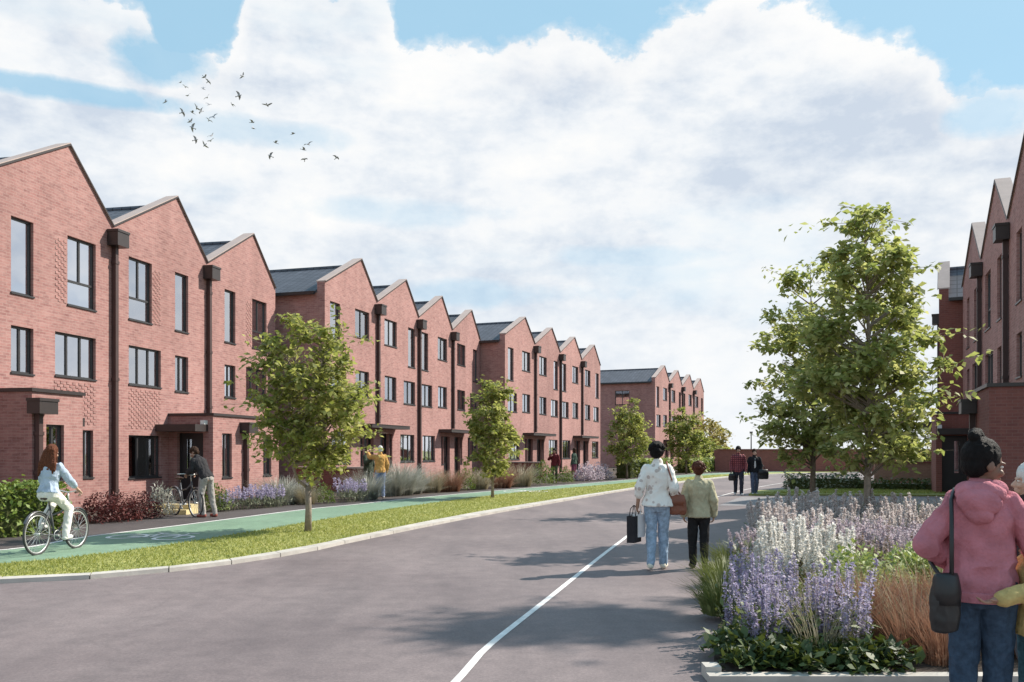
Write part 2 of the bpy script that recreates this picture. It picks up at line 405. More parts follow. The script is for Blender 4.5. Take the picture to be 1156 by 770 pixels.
def strip(name, A, B, z, mat, n=260, skirt=0.0, kind='structure'):
    a, b = param(A, n), param(B, n); m = MB()
    for i in range(n-1):
        m.face([(b[i].x, b[i].y, z), (a[i].x, a[i].y, z), (a[i+1].x, a[i+1].y, z), (b[i+1].x, b[i+1].y, z)])
        if skirt:
            for q in (a, b): m.face([(q[i].x, q[i].y, z), (q[i+1].x, q[i+1].y, z), (q[i+1].x, q[i+1].y, z-skirt), (q[i].x, q[i].y, z-skirt)])
    o = m.build(name, mat, weld=True); tag(o, kind=kind); return o
def poly(name, P, z, mat, skirt=0.0, kind='structure'):
    m = MB(); m.face([(p[0], p[1], z) for p in P])
    if skirt:
        for i in range(len(P)):
            p, q = P[i], P[(i+1) % len(P)]
            m.face([(p[0], p[1], z), (q[0], q[1], z), (q[0], q[1], z-skirt), (p[0], p[1], z-skirt)])
    o = m.build(name, mat, weld=True); tag(o, kind=kind); return o

ZL = .045                                                        # the raised side of the street
far0 = [(11.7, 51.6), (16, 59), (22, 65), (33, 70.5)]
K0 = [(-60, 8.0), (-16, 9.0), (-9.2, 9.75)] + [G(*p) for p in ((0,659),(147,651),(235,641),(340,625),(390,614),(440,603.5),(486,594),(558,580),(620,569),(724,551.5))] + far0
def off(P, d): return [(p[0]-d, p[1]+d*.35) for p in P]
L0 = [(-60, 8.35), (-16, 9.33), (-9.2, 10.05)] + [G(p[0], p[1], ZL) for p in ((0,652),(147,644.5),(235,635),(336,619),(390,608),(440,597.5),(486,588),(558,575),(620,565),(724,549.3))] + [(p[0]-.3, p[1]+.15) for p in far0]
L1 = [(-60, 9.8), (-16, 10.9), (-9.6, 11.6)] + [G(p[0], p[1], ZL) for p in ((0,637),(110,626),(200,614),(340,591),(400,581),(470,570.5),(580,556.5),(690,546.8))] + [(9.9, 52.5), (14.3, 60.5), (20.5, 67), (32, 72.3)]
L2 = [(-60, 11.2), (-16, 12.3), (-10.4, 13)] + [G(p[0], p[1], ZL) for p in ((0,622),(94,607),(200,594),(340,576),(400,570),(470,562.5),(560,554.2),(670,545.2))] + [(8.6, 53.2), (13, 61.5), (19.3, 68.2), (31, 74)]
L3 = [(-60, 14), (-18, 14.7), (-12.6, 15.2)] + [G(p[0], p[1], ZL) for p in ((0,606),(160,584),(330,570.3),(400,565.5),(470,559.3),(560,551.8),(670,543.6))] + [(7.8, 53.7), (12.2, 62.1), (18.6, 69), (30.6, 75)]
L4 = [(-70, 30), (-40, 40), (-30, 60), (-20, 90), (0, 130), (30, 160), (90, 150), (80, 110)]
g = MB(); g.box(-1500, 1500, -400, 2600, -.6, -.045); tag(g.build('ground', M_field), kind='structure')
poly('road', [(-62, -8), (42, -8), (42, 30), (70, 62), (70, 92), (30, 84), (5, 60), (-14, 30), (-62, 20)], 0, M_asphalt)
ka, kb = param(K0, 900), param(L0, 900); m = MB(); i = 0
while i < 890:                                                   # kerb stones with open joints
    j = i+1
    while j < 899 and (ka[j]-ka[i]).length < .92: j += 1
    q = [ka[i].lerp(ka[j], .008), ka[i].lerp(ka[j], .992), kb[i].lerp(kb[j], .992), kb[i].lerp(kb[j], .008)]; z = ZL+.012+random.uniform(-.003, .003)
    m.hexa([(p.x, p.y, -.2) for p in q]+[(p.x, p.y, z) for p in q]); i = j
tag(m.build('kerb', M_kerb), kind='structure')
strip('verge', L0, L1, ZL+.004, M_turf, 260, .2)
strip('cycle_path', L1, L2, ZL+.008, M_cycle, 260, .2)
strip('pavement', L2, L3, ZL+.004, M_pave, 260, .2)
strip('garden_ground', L3, L4, ZL, M_soil, 260)
# white edging line between cycle path and pavement
le = param(L2, 300); m = MB()
for i in range(len(le)-1):
    a, b = le[i], le[i+1]; d = (b-a).normalized(); nrm = Vector((-d.y, d.x))*.045
    m.face([(a.x-nrm.x, a.y-nrm.y, ZL+.012), (b.x-nrm.x, b.y-nrm.y, ZL+.012), (b.x+nrm.x, b.y+nrm.y, ZL+.012), (a.x+nrm.x, a.y+nrm.y, ZL+.012)])
tag(m.build('cycle_path_line', M_line), kind='structure')
# the white line along the road's right edge
WL = [(-2.4, -6), (-.95, 3.4), G(515, 770), G(545, 735), G(620, 675), G(697, 614), (3.75, 22.5), (6.7, 30), (10.4, 38.5), (15.5, 48), (22, 56), (36, 63)]
le = param(WL, 260); m = MB()
for i in range(len(le)-1):
    a, b = le[i], le[i+1]; d = (b-a).normalized(); nrm = Vector((-d.y, d.x))*.032
    m.face([(a.x-nrm.x, a.y-nrm.y, .004), (b.x-nrm.x, b.y-nrm.y, .004), (b.x+nrm.x, b.y+nrm.y, .004), (a.x+nrm.x, a.y+nrm.y, .004)])
tag(m.build('road_edge_line', M_line, weld=True), kind='structure')
# planting bed on the right
BL = [(1.42, 6.22), (1.75, 7.6), (2.35, 9.5), (3.05, 12), (4.5, 16.5), (5.9, 20)]
BR = [(7.2, 6.22), (7.6, 8), (8.3, 10.5), (9.2, 13.5), (9.6, 16.5), (8.6, 19.6)]
strip('bed_soil', BL, BR, .045, M_soil, 40, .1)
m = MB(); m.box(1.36, 7.2, 6.10, 6.215, -.02, .055); m.box(1.36, 1.47, 6.216, 6.36, -.02, .09)
tag(m.build('bed_kerb', M_kerb), kind='structure')
poly('lawn_patch', [(6.9, 20.9), (8.2, 25.2), (14.2, 24.6), (13.4, 20.6)], .05, M_turf, .1)
poly('side_path', [(6.1, 26.2), (8.1, 31.4), (17.5, 30.2), (16.6, 25.4)], .004, M_path)
poly('lawn_strip', [(8.6, 32.2), (9.6, 35.2), (13.2, 37.8), (20, 36.5), (18, 31.2), (12, 32.2)], .06, M_turf, .1)
poly('right_garden_ground', [(20, 36.5), (13.2, 37.8), (17, 47), (26, 54), (42, 58), (46, 30), (20, 12), (13, 12), (18, 30)], .03, M_soil)

# cycle symbols painted on the green path
def cycle_symbol(x, y, rz, s=1.0):
    m = MB(); w = .07
    def seg(p, q):
        p, q = Vector(p), Vector(q); d = (q-p).normalized(); n = Vector((-d.y, d.x))*w/2
        m.face([(*(p-n), 0), (*(q-n), 0), (*(q+n), 0), (*(p+n), 0)])
    def ring(c, r):
        for k in range(24):
            a, b = 2*PI*k/24, 2*PI*(k+1)/24
            m.face([(c[0]+(r-w/2)*math.cos(a), c[1]+(r-w/2)*math.sin(a), .001), (c[0]+(r+w/2)*math.cos(a), c[1]+(r+w/2)*math.sin(a), .001),
                    (c[0]+(r+w/2)*math.cos(b), c[1]+(r+w/2)*math.sin(b), .001), (c[0]+(r-w/2)*math.cos(b), c[1]+(r-w/2)*math.sin(b), .001)])
    ring((-.48, 0), .3); ring((.48, 0), .3)
    for a, b in (((-.48, 0), (-.2, .42)), ((-.2, .42), (.33, .42)), ((.48, 0), (.28, .6)), ((-.48, 0), (-.02, 0)), ((-.02, 0), (.3, .42)), ((-.02, 0), (-.26, .56)), ((-.38, .56), (-.14, .56)), ((.28, .6), (.44, .64))):
        seg(a, b)
    o = m.build('cycle_marking', M_line); o.location = (x, y, ZL+.013); o.rotation_euler = (0, 0, rz); o.scale = (s, s*1.3, 1)
    tag(o, kind='structure'); return o
gx, gy = G(170, 607, ZL); cycle_symbol(gx, gy, R(-15), 1.0)
gx, gy = G(592, 555, ZL); cycle_symbol(gx+.05, gy, R(-20), 1.1)

# ------------------------------------------------------------------ grass
def in_strip(A, B, n, ymax, ymin=0):
    a, b = param(A, 400), param(B, 400); P = []
    a = np.array([(p.x, p.y) for p in a]); b = np.array([(p.x, p.y) for p in b])
    t = rng.random(n*4)*398.99; i = t.astype(int); f = (t-i)[:, None]; s = rng.random(n*4)[:, None]
    q = (a[i]*(1-f)+a[i+1]*f)*(1-s)+(b[i]*(1-f)+b[i+1]*f)*s
    return q
def blades(P, z, h0, h1, w):
    n = len(P); ang = rng.random(n)*2*PI; h = h0+(h1-h0)*rng.random(n)
    lean = (rng.random((n, 2))-.5)*.09
    V = np.zeros((n, 3, 3)); dx = np.cos(ang)*w*(.6+.8*rng.random(n)); dy = np.sin(ang)*w
    V[:, 0, 0] = P[:, 0]-dx; V[:, 0, 1] = P[:, 1]-dy; V[:, 1, 0] = P[:, 0]+dx; V[:, 1, 1] = P[:, 1]+dy
    V[:, 0, 2] = V[:, 1, 2] = z; V[:, 2, 0] = P[:, 0]+lean[:, 0]; V[:, 2, 1] = P[:, 1]+lean[:, 1]; V[:, 2, 2] = z+h
    return V
P = in_strip(L0, L1, 60000, 60)
P = P[(P[:, 0] > -13) & (P[:, 1] < 60)]
keep = rng.random(len(P)) < np.clip(1.2-P[:, 1]/45, .12, 1); P = P[keep]
o = mob('verge_grass', quads_mesh('verge_grass', blades(P, ZL, .015, .055, .011), nv=3), M_blade); tag(o, kind='stuff')
P2 = np.concatenate([np.stack([6.9+rng.random(9000)*7, 20.8+rng.random(9000)*4], 1), np.stack([9.2+rng.random(9000)*8.5, 32.5+rng.random(9000)*4], 1)])
P2 = P2[~((P2[:, 1] < 26) & (P2[:, 0] < 6.9+(P2[:, 1]-20.8)*.35)) & ~((P2[:, 1] > 30) & (P2[:, 0] < 9+(P2[:, 1]-32.5)*1.0))]
o = mob('lawn_grass', quads_mesh('lawn_grass', blades(P2, .05, .03, .1, .016), nv=3), M_blade); tag(o, kind='stuff')
# ------------------------------------------------------------------ houses
def panel(m, O, U, NIN, w, z0, z1, holes, depth=.14, mi=0):
    """a wall face from O along U (unit), height z0..z1, with rectangular holes (u0,u1,za,zb) and reveals going in along NIN"""
    O, U, NI = Vector(O), Vector(U), Vector(NIN)
    us = sorted({0.0, w, *[h[0] for h in holes], *[h[1] for h in holes]}); zs = sorted({z0, z1, *[h[2] for h in holes], *[h[3] for h in holes]})
    P = lambda u, z, d=0: O+U*u+Vector((0, 0, z))+NI*d
    for i in range(len(us)-1):
        for j in range(len(zs)-1):
            cu, cz = (us[i]+us[i+1])/2, (zs[j]+zs[j+1])/2
            if any(h[0] < cu < h[1] and h[2] < cz < h[3] for h in holes): continue
            m.face([P(us[i], zs[j]), P(us[i+1], zs[j]), P(us[i+1], zs[j+1]), P(us[i], zs[j+1])], mi)
    for (a, b, c, d) in holes:
        m.face([P(a, c), P(a, d), P(a, d, depth), P(a, c, depth)], mi); m.face([P(b, c), P(b, c, depth), P(b, d, depth), P(b, d)], mi)
        m.face([P(a, c), P(a, c, depth), P(b, c, depth), P(b, c)], mi); m.face([P(a, d), P(b, d), P(b, d, depth), P(a, d, depth)], mi)

def window(root, h, kind, y=0.0, curtain=None):
    """a window filling the hole h of a facade plane at local depth y: frame (part) > pane, sill, curtain"""
    a, b, c, d = h; t = .055; y0, y1 = y+.085, y+.15
    m = MB()
    m.box(a, a+t, y0, y1, c, d); m.box(b-t, b, y0, y1, c, d); m.box(a+t, b-t, y0, y1, c, c+t); m.box(a+t, b-t, y0, y1, d-t, d)
    def mull(x, z0, z1): m.box(x-.03, x+.03, y0+.004, y1-.004, z0, z1)
    def trans(z): m.box(a+t, b-t, y0+.002, y1-.002, z-.03, z+.03)
    w = b-a
    if kind == 'two':                                    # two lights over a wide low pane
        zt = c+(d-c)*.36; trans(zt); mull(a+w*.5, zt+.03, d-t)
    elif kind == 'pair': mull(a+w*.5, c+t, d-t)
    elif kind == 'three': mull(a+w*.34, c+t, d-t); mull(a+w*.67, c+t, d-t)
    fr = m.build('window', M_frame, root)
    m = MB(); m.box(a+t, b-t, y+.118, y+.126, c+t, d-t); m.build('pane', M_glass, fr)
    m = MB(); m.box(a-.02, b+.02, y-.035, y+.084, c-.03, c+.012); m.build('sill', M_frame, fr)
    if curtain == 'blind':
        m = MB(); zz = d-t
        while zz > c+t+.05: m.hexa([(a+t, y+.2, zz-.045), (b-t, y+.2, zz-.045), (b-t, y+.235, zz-.035), (a+t, y+.235, zz-.035), (a+t, y+.2, zz-.035), (b-t, y+.2, zz-.035), (b-t, y+.235, zz-.02), (a+t, y+.235, zz-.02)]); zz -= .05
        m.build('blind', M_blind, fr)
    elif curtain:
        m = MB(); wd = w*(.30 if curtain == 'curtain' else .16)
        for (p, q) in ((a+t*.5, a+wd), (b-wd, b-t*.5)):
            k = max(4, int((q-p)/.03)); pts = []
            for i in range(k+1):
                x = p+(q-p)*i/k; pts.append((x, y+.22+(.018 if i % 2 else -.018)))
            for i in range(k): m.face([(pts[i][0], pts[i][1], c), (pts[i+1][0], pts[i+1][1], c), (pts[i+1][0], pts[i+1][1], d), (pts[i][0], pts[i][1], d)])
        m.build('curtain', M_curtain, fr)
    return fr

def brick_panel(root, a, b, c, d, y=0.0):
    """hit-and-miss brickwork: every other header stands proud"""
    m = MB(); nx = max(2, int(round((b-a)/.115))); nz = int((d-c)/.078); sx = (b-a)/nx; sz = (d-c)/nz
    for j in range(nz):
        for i in range(nx):
            if (i+j) % 2: m.box(a+i*sx+.006, a+(i+1)*sx-.006, y-.013, y-.001, c+j*sz+.006, c+(j+1)*sz-.006)
    m.build('brick_panel', M_brick, root)

def hopper(root, x, zt, y=0.0, zb=.12, w=.52, hh=.44):
    m = MB(); m.box(x-w/2, x+w/2, y-.36, y-.015, zt-hh, zt); m.box(x-w/2-.02, x+w/2+.02, y-.38, y-.01, zt-.05, zt+.02)
    m.build('hopper', M_dark, root)
    m = MB(); m.box(x-.065, x+.065, y-.15, y-.02, zb, zt-hh)
    for z in (zb+.3, (zb+zt)/2-.4, zt-hh-.5): m.box(x-.085, x+.085, y-.165, y-.012, z, z+.09)
    m.build('downpipe', M_pipe, root)

def door_in(root, a, b, zt, y, glazed=True, zb=.1):
    m = MB(); t = .05
    m.box(a, a+t, y+.06, y+.14, zb, zt); m.box(b-t, b, y+.06, y+.14, zb, zt); m.box(a+t, b-t, y+.06, y+.14, zt-t, zt)
    m.box(a+t, b-t, y+.09, y+.132, zb, zt-t)
    for i in range(1, 5):
        x = a+t+(b-a-2*t)*i/5; m.box(x-.006, x+.006, y+.084, y+.0899, zb+.05, zt-t-.05)
    d = m.build('door', M_door, root)
    if glazed:
        m = MB(); m.box(a+(b-a)*.62, a+(b-a)*.78, y+.078, y+.0838, zb+.9, zt-.25); m.build('door_glass', M_glass, d)
    m = MB(); m.tube([(b-.16, y+.03, zb+.85), (b-.16, y+.03, zb+1.25)], .014, 6); m.build('handle', M_frame, d)
    return d

def make_house(S, label, group, wallmat=None):
    w, E, P, pf, D = S['w'], S['eave'], S['peak'], S['pf'], S['depth']
    wallmat = wallmat or M_brick
    root = empty('brick_house', label=label, cat='house', group=group)
    TH = .35; pw = w*pf; drop = .30
    holes = [x[:4] for x in S['windows']]+[d[:2]+(.02, d[2]) for d in S.get('doors', [])]
    m = MB(); e = .002
    panel(m, (e, 0, 0), (1, 0, 0), (0, 1, 0), w-2*e, 0, E, [(h[0]-e, h[1]-e, h[2], h[3]) for h in holes], .15)
    m.face([(e, 0, E), (w-e, 0, E), (pw, 0, P)])
    zr = lambda x: (E+(P-E)*x/pw if x < pw else E+(P-E)*(w-x)/(w-pw))-drop
    m.face([(e, TH, E-.75), (e, TH, E), (pw, TH, P), (w-e, TH, E), (w-e, TH, E-.75)])
    for x in (e, w-e): m.face([(x, 0, 0), (x, TH, 0), (x, TH, E), (x, 0, E)])
    m.face([(e, 0, E), (pw, 0, P), (pw, TH, P), (e, TH, E)]); m.face([(pw, 0, P), (w-e, 0, E), (w-e, TH, E), (pw, TH, P)])
    Eb = E-drop-.12
    ih = S.get('side_windows', [])
    panel(m, (e, TH, 0), (0, 1, 0), (1, 0, 0), D-TH, 0, Eb, [(q[0]-TH, q[1]-TH, q[2], q[3]) for q in ih], .15)
    m.face([(w-e, TH, 0), (w-e, D, 0), (w-e, D, Eb), (w-e, TH, Eb)])
    m.face([(e, D, 0), (w-e, D, 0), (w-e, D, Eb), (pw, D, zr(pw)-.05), (e, D, Eb)])
    m.build('wall', wallmat, root)
    # coping on the parapet
    m = MB()
    for (x0, z0, x1, z1) in ((e, E, pw, P), (pw, P, w-e, E)):
        y0, y1 = -.045, TH+.04; h = .05
        m.hexa([(x0, y0, z0+.003), (x1, y0, z1+.003), (x1, y1, z1+.003), (x0, y1, z0+.003), (x0, y0, z0+h), (x1, y0, z1+h), (x1, y1, z1+h), (x0, y1, z0+h)])
    m.build('coping', M_coping, root)
    m = MB(); h = .02
    for (x0, z0, x1, z1) in ((e, E, pw, P), (pw, P, w-e, E)):
        m.hexa([(x0, -.058, z0-.03), (x1, -.058, z1-.03), (x1, -.0455, z1-.03), (x0, -.0455, z0-.03), (x0, -.058, z0+.025), (x1, -.058, z1+.025), (x1, -.0455, z1+.025), (x0, -.0455, z0+.025)])
    m.build('verge_trim', M_dark, root)
    # roof
    m = MB(); y0, y1 = TH+.003, D+.15
    xl = -.16 if S.get('end_near') else e; xr = w+.16 if S.get('end_far') else w-e
    for (x0, x1) in ((xl, pw), (pw, xr)):
        za, zb = zr(x0), zr(x1)
        m.hexa([(x0, y0, za-.1), (x1, y0, zb-.1), (x1, y1, zb-.1), (x0, y1, za-.1), (x0, y0, za), (x1, y0, zb), (x1, y1, zb), (x0, y1, za)])
    rf = m.build('roof', M_slate, root)
    m = MB(); m.tube([(pw, y0, zr(pw)+.005), (pw, y1, zr(pw)+.005)], .09, 8); m.build('ridge_cap', M_slate, rf)
    for flag, x in (('end_near', -.22), ('end_far', w+.22)):
        if S.get(flag):
            m = MB(); z = zr(0 if x < 0 else w)-.16; m.box(x-.07, x+.07, TH+.01, y1, z-.07, z+.05); m.build('gutter', M_black, rf)
    for wd in S['windows']:
        window(root, wd[:4], wd[4], wd[5] if len(wd) > 5 else 0.0, wd[6] if len(wd) > 6 else None)
    for q in ih:
        fr = window(root, (q[0]-TH, q[1]-TH, q[2], q[3]), 'pair'); fr.matrix_local = Matrix.Translation((e, TH, 0)) @ Matrix.Rotation(PI/2, 4, 'Z') @ Matrix.Scale(-1, 4, (0, 1, 0))
    for d in S.get('doors', []): door_in(root, d[0], d[1], d[2], .10 if len(d) < 4 else d[3])
    for p in S.get('panels', []): brick_panel(root, *p)
    for c in S.get('canopies', []):
        m = MB(); m.box(c[0], c[1], -c[3], -.003, c[2], c[2]+.14); m.box(c[0]-.02, c[1]+.02, -c[3]-.02, -.004, c[2]+.1405, c[2]+.165); m.build('canopy', M_dark, root)
    for hx in S.get('hoppers', []): hopper(root, *hx)
    for pc in S.get('porches', []): porch(root, *pc)
    return root

def porch(root, x0, x1, dep, H, wins, door_side, wall_left=True, wall_right=True, hop=None, mat=None):
    """a flat roofed brick entrance box in front of the facade, its door in the returning wall"""
    m = MB(); mat = mat or M_brick
    panel(m, (x0, -dep, 0), (1, 0, 0), (0, 1, 0), x1-x0, 0, H, [(a-x0, b-x0, c, d) for a, b, c, d in wins], .15)
    dh = [(.28, 1.22, .02, 2.2)] if dep > 1.3 else [(.15, 1.0, .02, 2.2)]
    if wall_left: panel(m, (x0, -.002, 0), (0, -1, 0), (1, 0, 0), dep-.002, 0, H, dh if door_side == 'near' else [], .3)
    if wall_right: panel(m, (x1, -.002, 0), (0, -1, 0), (-1, 0, 0), dep-.002, 0, H, dh if door_side == 'far' else [], .3)
    m.face([(x0, -dep, H), (x1, -dep, H), (x1, -.002, H), (x0, -.002, H)])
    pw = m.build('porch', mat, root)
    m = MB(); o = .05; l = o if wall_left else -.002; r = o if wall_right else -.002
    m.box(x0-l, x1+r, -dep-o, -.004, H+.003, H+.085); m.build('porch_coping', M_dark, pw)
    for wd in wins: window(root, wd, 'pair', -dep, 'side')
    for side, X, sg in (('near', x0, 1), ('far', x1, -1)):
        if door_side != side: continue
        a, b = dh[0][0], dh[0][1]
        m = MB(); m.box(*sorted((X+sg*.2, X+sg*.26)), -b, -a, .1, 2.2); m.box(*sorted((X+sg*.17, X+sg*.1999)), -b, -b+.06, .1, 2.2); m.box(*sorted((X+sg*.17, X+sg*.1999)), -a-.06, -a, .1, 2.2)
        d = m.build('door', M_door, root)
        m = MB(); m.box(*sorted((X+sg*.185, X+sg*.1995)), -a-.42, -a-.26, .8, 2.0); m.build('door_glass', M_glass, d)
        m = MB(); m.box(*sorted((X-sg*(.75 if sg > 0 else .3), X-sg*.003)), -b-.18, -.02, 2.24, 2.46); m.build('canopy', M_dark, root)
        m = MB(); m.box(*sorted((X-sg*.2, X-sg*.003)), -b-.16, -b-.02, 2.47, 2.6); m.build('wall_light', M_lampglass, root)
    if hop is not None:
        hopper(root, hop, H-.18, -dep, .12, .6, .34)

def mirror(S):
    T = dict(S); w = S['w']
    T['windows'] = [(w-x[1], w-x[0])+tuple(x[2:]) for x in S['windows']]
    T['doors'] = [(w-x[1], w-x[0])+tuple(x[2:]) for x in S.get('doors', [])]
    T['panels'] = [(w-x[1], w-x[0])+tuple(x[2:]) for x in S.get('panels', [])]
    T['canopies'] = [(w-x[1], w-x[0])+tuple(x[2:]) for x in S.get('canopies', [])]
    T['hoppers'] = []; T['porches'] = []
    return T
def place(o, org, th, right=False):
    """left terraces: local x runs away from the camera; right terraces: towards it"""
    o.location = (org[0], org[1], 0)
    o.rotation_euler = (0, 0, PI/2-th if not right else -PI/2-th)

# --- first terrace on the left
def t1_type(w):
    k = w/5.06
    return dict(w=w, eave=8.18, peak=9.93, pf=.64, depth=9,
        windows=[(.74*k, 1.89*k, 5.58, 7.46, 'two', 0.0, 'side'), (3.14*k, 3.90*k, 5.56, 7.47, 'tall', 0.0, 'side'),
                 (.74*k, 2.36*k, 3.62, 4.80, 'three', 0.0, 'curtain'), (3.14*k, 3.90*k, 3.57, 4.75, 'pair', 0.0, 'side'),
                 (.74*k, 2.36*k, .80, 2.10, 'three', 0.0, 'curtain')],
        panels=[(1.93*k, 2.36*k, 5.6, 7.3), (.74*k, 2.36*k, 2.3, 3.5)])
W1 = 5.06; th1 = math.atan(.211); o1 = Vector((-11.63, 25.8)); d1 = Vector((math.sin(th1), math.cos(th1)))
GT1 = 'houses of the near left brick terrace'
base = t1_type(W1)
A = mirror(base); A['windows'] = A['windows'][:4]+[(3.73, 4.21, .87, 2.2, 'pair', 0.0, 'side')]
A['panels'] = [A['panels'][0], (2.66, 4.32, 2.35, 3.5)]
A['windows'][2] = A['windows'][2][:6]+('blind',)
A['porches'] = [(.02, 1.75, 1.57, 3.0, [(.48, 1.08, .9, 2.25)], 'far', True, True, .14)]
A['hoppers'] = [(W1, 8.0)]
Z0 = dict(base, hoppers=[(W1, 8.0)], end_near=True)
B = dict(base, hoppers=[(W1, 8.0, 0.0, 2.8)], porches=[(2.79, W1-.003, 1.57, 2.75, [(3.34, 3.95, .75, 2.2)], 'near', True, False, W1-.3)])
C = mirror(base); C['windows'] = C['windows'][:4]; C['panels'] = C['panels'][:1]; C['end_far'] = True
C['porches'] = [(.003, 2.24, 1.57, 2.75, [(1.05, 1.66, .75, 2.2)], 'far', False, True)]
for i, (S, lab) in enumerate(((Z0, 'brick house cut off by the left picture border, only its far roof corner in view'),
        (A, 'gabled brick house behind the cyclist, with a tall porch wall and laurel hedge'),
        (B, 'gabled brick house with an entrance porch where the man leans over a parked bicycle'),
        (C, 'gabled end house behind the forked street tree, last of the terrace with patterned brick panels'))):
    h = make_house(S, lab, GT1); p = o1+d1*W1*(i-2); place(h, p, th1)

# --- the other left terraces share one pattern
def t2_type(w, e=8.53, p=10.12, k=1.0):
    return dict(w=w, eave=e, peak=p, pf=.67, depth=9,
        windows=[(.165*w, .45*w, 6.63*k, 7.86*k, 'pair', 0.0, 'curtain'), (.73*w, .91*w, 5.85*k, 7.82*k, 'tall', 0.0, 'side'),
                 (.17*w, .44*w, 4.03*k, 5.18*k, 'pair', 0.0, 'side'), (.62*w, .91*w, 3.97*k, 5.12*k, 'pair', 0.0, 'side'),
                 (.535*w, .89*w, 1.10, 2.45, 'three', 0.0, 'curtain'), (.275*w, .345*w, .9, 2.45, 'tall')],
        doors=[(.075*w, .27*w, 2.45)], canopies=[(.0, .42*w, 2.66, .75)])
def terrace(org, th, w, e, p, k, labels, group, pf=.67, side_win=None, right=False):
    d = Vector((math.sin(th), math.cos(th)))
    for i, lab in enumerate(labels):
        n = len(labels); S = t2_type(w, e, p, k); S['pf'] = pf
        if i % 2 == 0: S = mirror(S)
        S['hoppers'] = [(w, e-.2, 0.0, .12 if i % 2 else 2.9)] if i < n-1 else []
        if i == 0: S['end_near'] = True; S['side_windows'] = side_win or []
        if i == n-1: S['end_far'] = True
        h = make_house(S, lab, group); place(h, org+d*w*i, th)
th2 = math.atan(.299); o2 = Vector((-7.62, 36.05)); W2 = 4.92
terrace(o2, th2, W2, 8.53, 10.12, 1.0, ['brick house with a long slate roof side just past the forked tree',
        'brick house right behind the man in the ochre jacket, second gable of its terrace',
        'third gable of the middle brick terrace, behind the tan and rust grass mounds',
        'brick end house half hidden by the second verge tree crown'], 'houses of the middle left brick terrace')
th3 = math.atan(.392); o3 = Vector((-.43, 54.4)); W3 = 5.38
terrace(o3, th3, W3, 8.85, 10.35, 1.035, ['brick house with a dark side wall just past the second verge tree',
        'brick house behind the person in dark red, second gable of its terrace',
        'brick house behind the pedestrian in the green top, third gable of its terrace',
        'brick end house above the mauve shrubs beside the dark clipped bush'], 'houses of the far left brick terrace', pf=.65)
th4 = math.atan(.442); o4 = Vector((14.07, 87.1)); W4 = 5.8
terrace(o4, th4, W4, 8.9, 10.4, 1.035, ['brick house with a small window in its dark side wall, beyond the street bend',
        'second gable of the farthest brick terrace, seen over the last verge tree crown',
        'third gable of the farthest brick terrace, seen over the last verge tree crown',
        'last gabled brick house at the street end, farthest of all the terraces'], 'houses of the farthest brick terrace', pf=.65,
        side_win=[(2.6, 4.1, 6.3, 7.7)])
# --- right terraces: their shaded fronts face the street
thr = math.atan(.385); dr = Vector((math.sin(thr), math.cos(thr))); WR = 5.57; oR = Vector((18.02, 35.4))
GR = 'houses of the shaded right brick terrace'
for i, lab in enumerate(('narrow looking gable farthest along the shaded right terrace, beside the projecting side wall',
                         'middle gable of the shaded right terrace, between two roof hoppers',
                         'gable cut by the right picture border, above the brick porch behind the woman in pink')):
    S = t1_type(WR); S['pf'] = .58; S['panels'] = []
    if i % 2 == 0: S = mirror(S)
    S['windows'] = S['windows'][:4] if i != 1 else S['windows']
    S['hoppers'] = [(0.0, 8.0)] if i > 0 else []
    S['porches'] = []
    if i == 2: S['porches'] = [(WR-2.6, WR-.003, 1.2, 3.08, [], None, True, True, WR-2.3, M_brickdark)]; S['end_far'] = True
    if i == 0: S['porches'] = [(.8, 2.9, 1.2, 3.0, [], 'far', True, True, None, M_brickdark)]  # both porches: shade on the walls towards the camera is put into darker brick
    h = make_house(S, lab, GR); place(h, oR-dr*WR*i, thr, True)
thq = math.atan(.50); dq = Vector((math.sin(thq), math.cos(thq))); oQ = Vector((17.35, 36.0))
for i, lab in enumerate(('brick house showing a pale parapet corner and slate roof strip right of the big tree', 'brick house hidden behind the right terrace corner, further along its row')):
    S = t2_type(5.3, 8.2, 9.6); 
    if i == 0: S = mirror(S); S['hoppers'] = [(0.0, 7.9)]
    S['end_far'] = (i == 0)
    h = make_house(S, lab, 'houses of the right rear brick terrace', M_brickdark if i == 0 else None); place(h, oQ+dq*5.3*(i+1), thq, True)  # first house: shade of its visible side wall is put into the brick colour

# --- low brick walls
def brick_wall(p, q, h, label, name='garden_wall', th=.22, mat=None, pier=None, z=ZL, group=None, cat='wall'):
    p, q = Vector(p), Vector(q); d = q-p; Ln = d.length
    root = empty(name, (p.x, p.y, z-.05), math.atan2(d.y, d.x), label, cat, group)
    m = MB(); m.box(0, Ln, -th/2, th/2, 0, h)
    if pier:
        x = 0
        while x <= Ln: m.box(x-.2, x+.2, -th/2-.07, th/2+.07, 0, h-.02); x += pier
    m.build('wall_body', mat or M_brickdark, root)
    m = MB(); m.box(-.03, Ln+.03, -th/2-.09, th/2+.09, h+.002, h+.065); m.build('wall_coping', M_coping if not mat else M_brickdark, root)
    return root
n2 = Vector((math.cos(th2), -math.sin(th2)))
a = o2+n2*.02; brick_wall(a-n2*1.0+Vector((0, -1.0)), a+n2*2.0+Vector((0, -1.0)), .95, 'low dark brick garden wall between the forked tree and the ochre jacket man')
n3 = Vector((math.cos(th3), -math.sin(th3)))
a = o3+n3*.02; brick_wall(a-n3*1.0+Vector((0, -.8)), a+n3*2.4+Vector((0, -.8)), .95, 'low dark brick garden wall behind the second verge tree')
brick_wall((16.2, 70), (33.5, 69.0), 1.8, 'long dark red brick wall closing the street end behind the walking couple', 'boundary_wall', .3, M_brickdark, 3.1, 0)
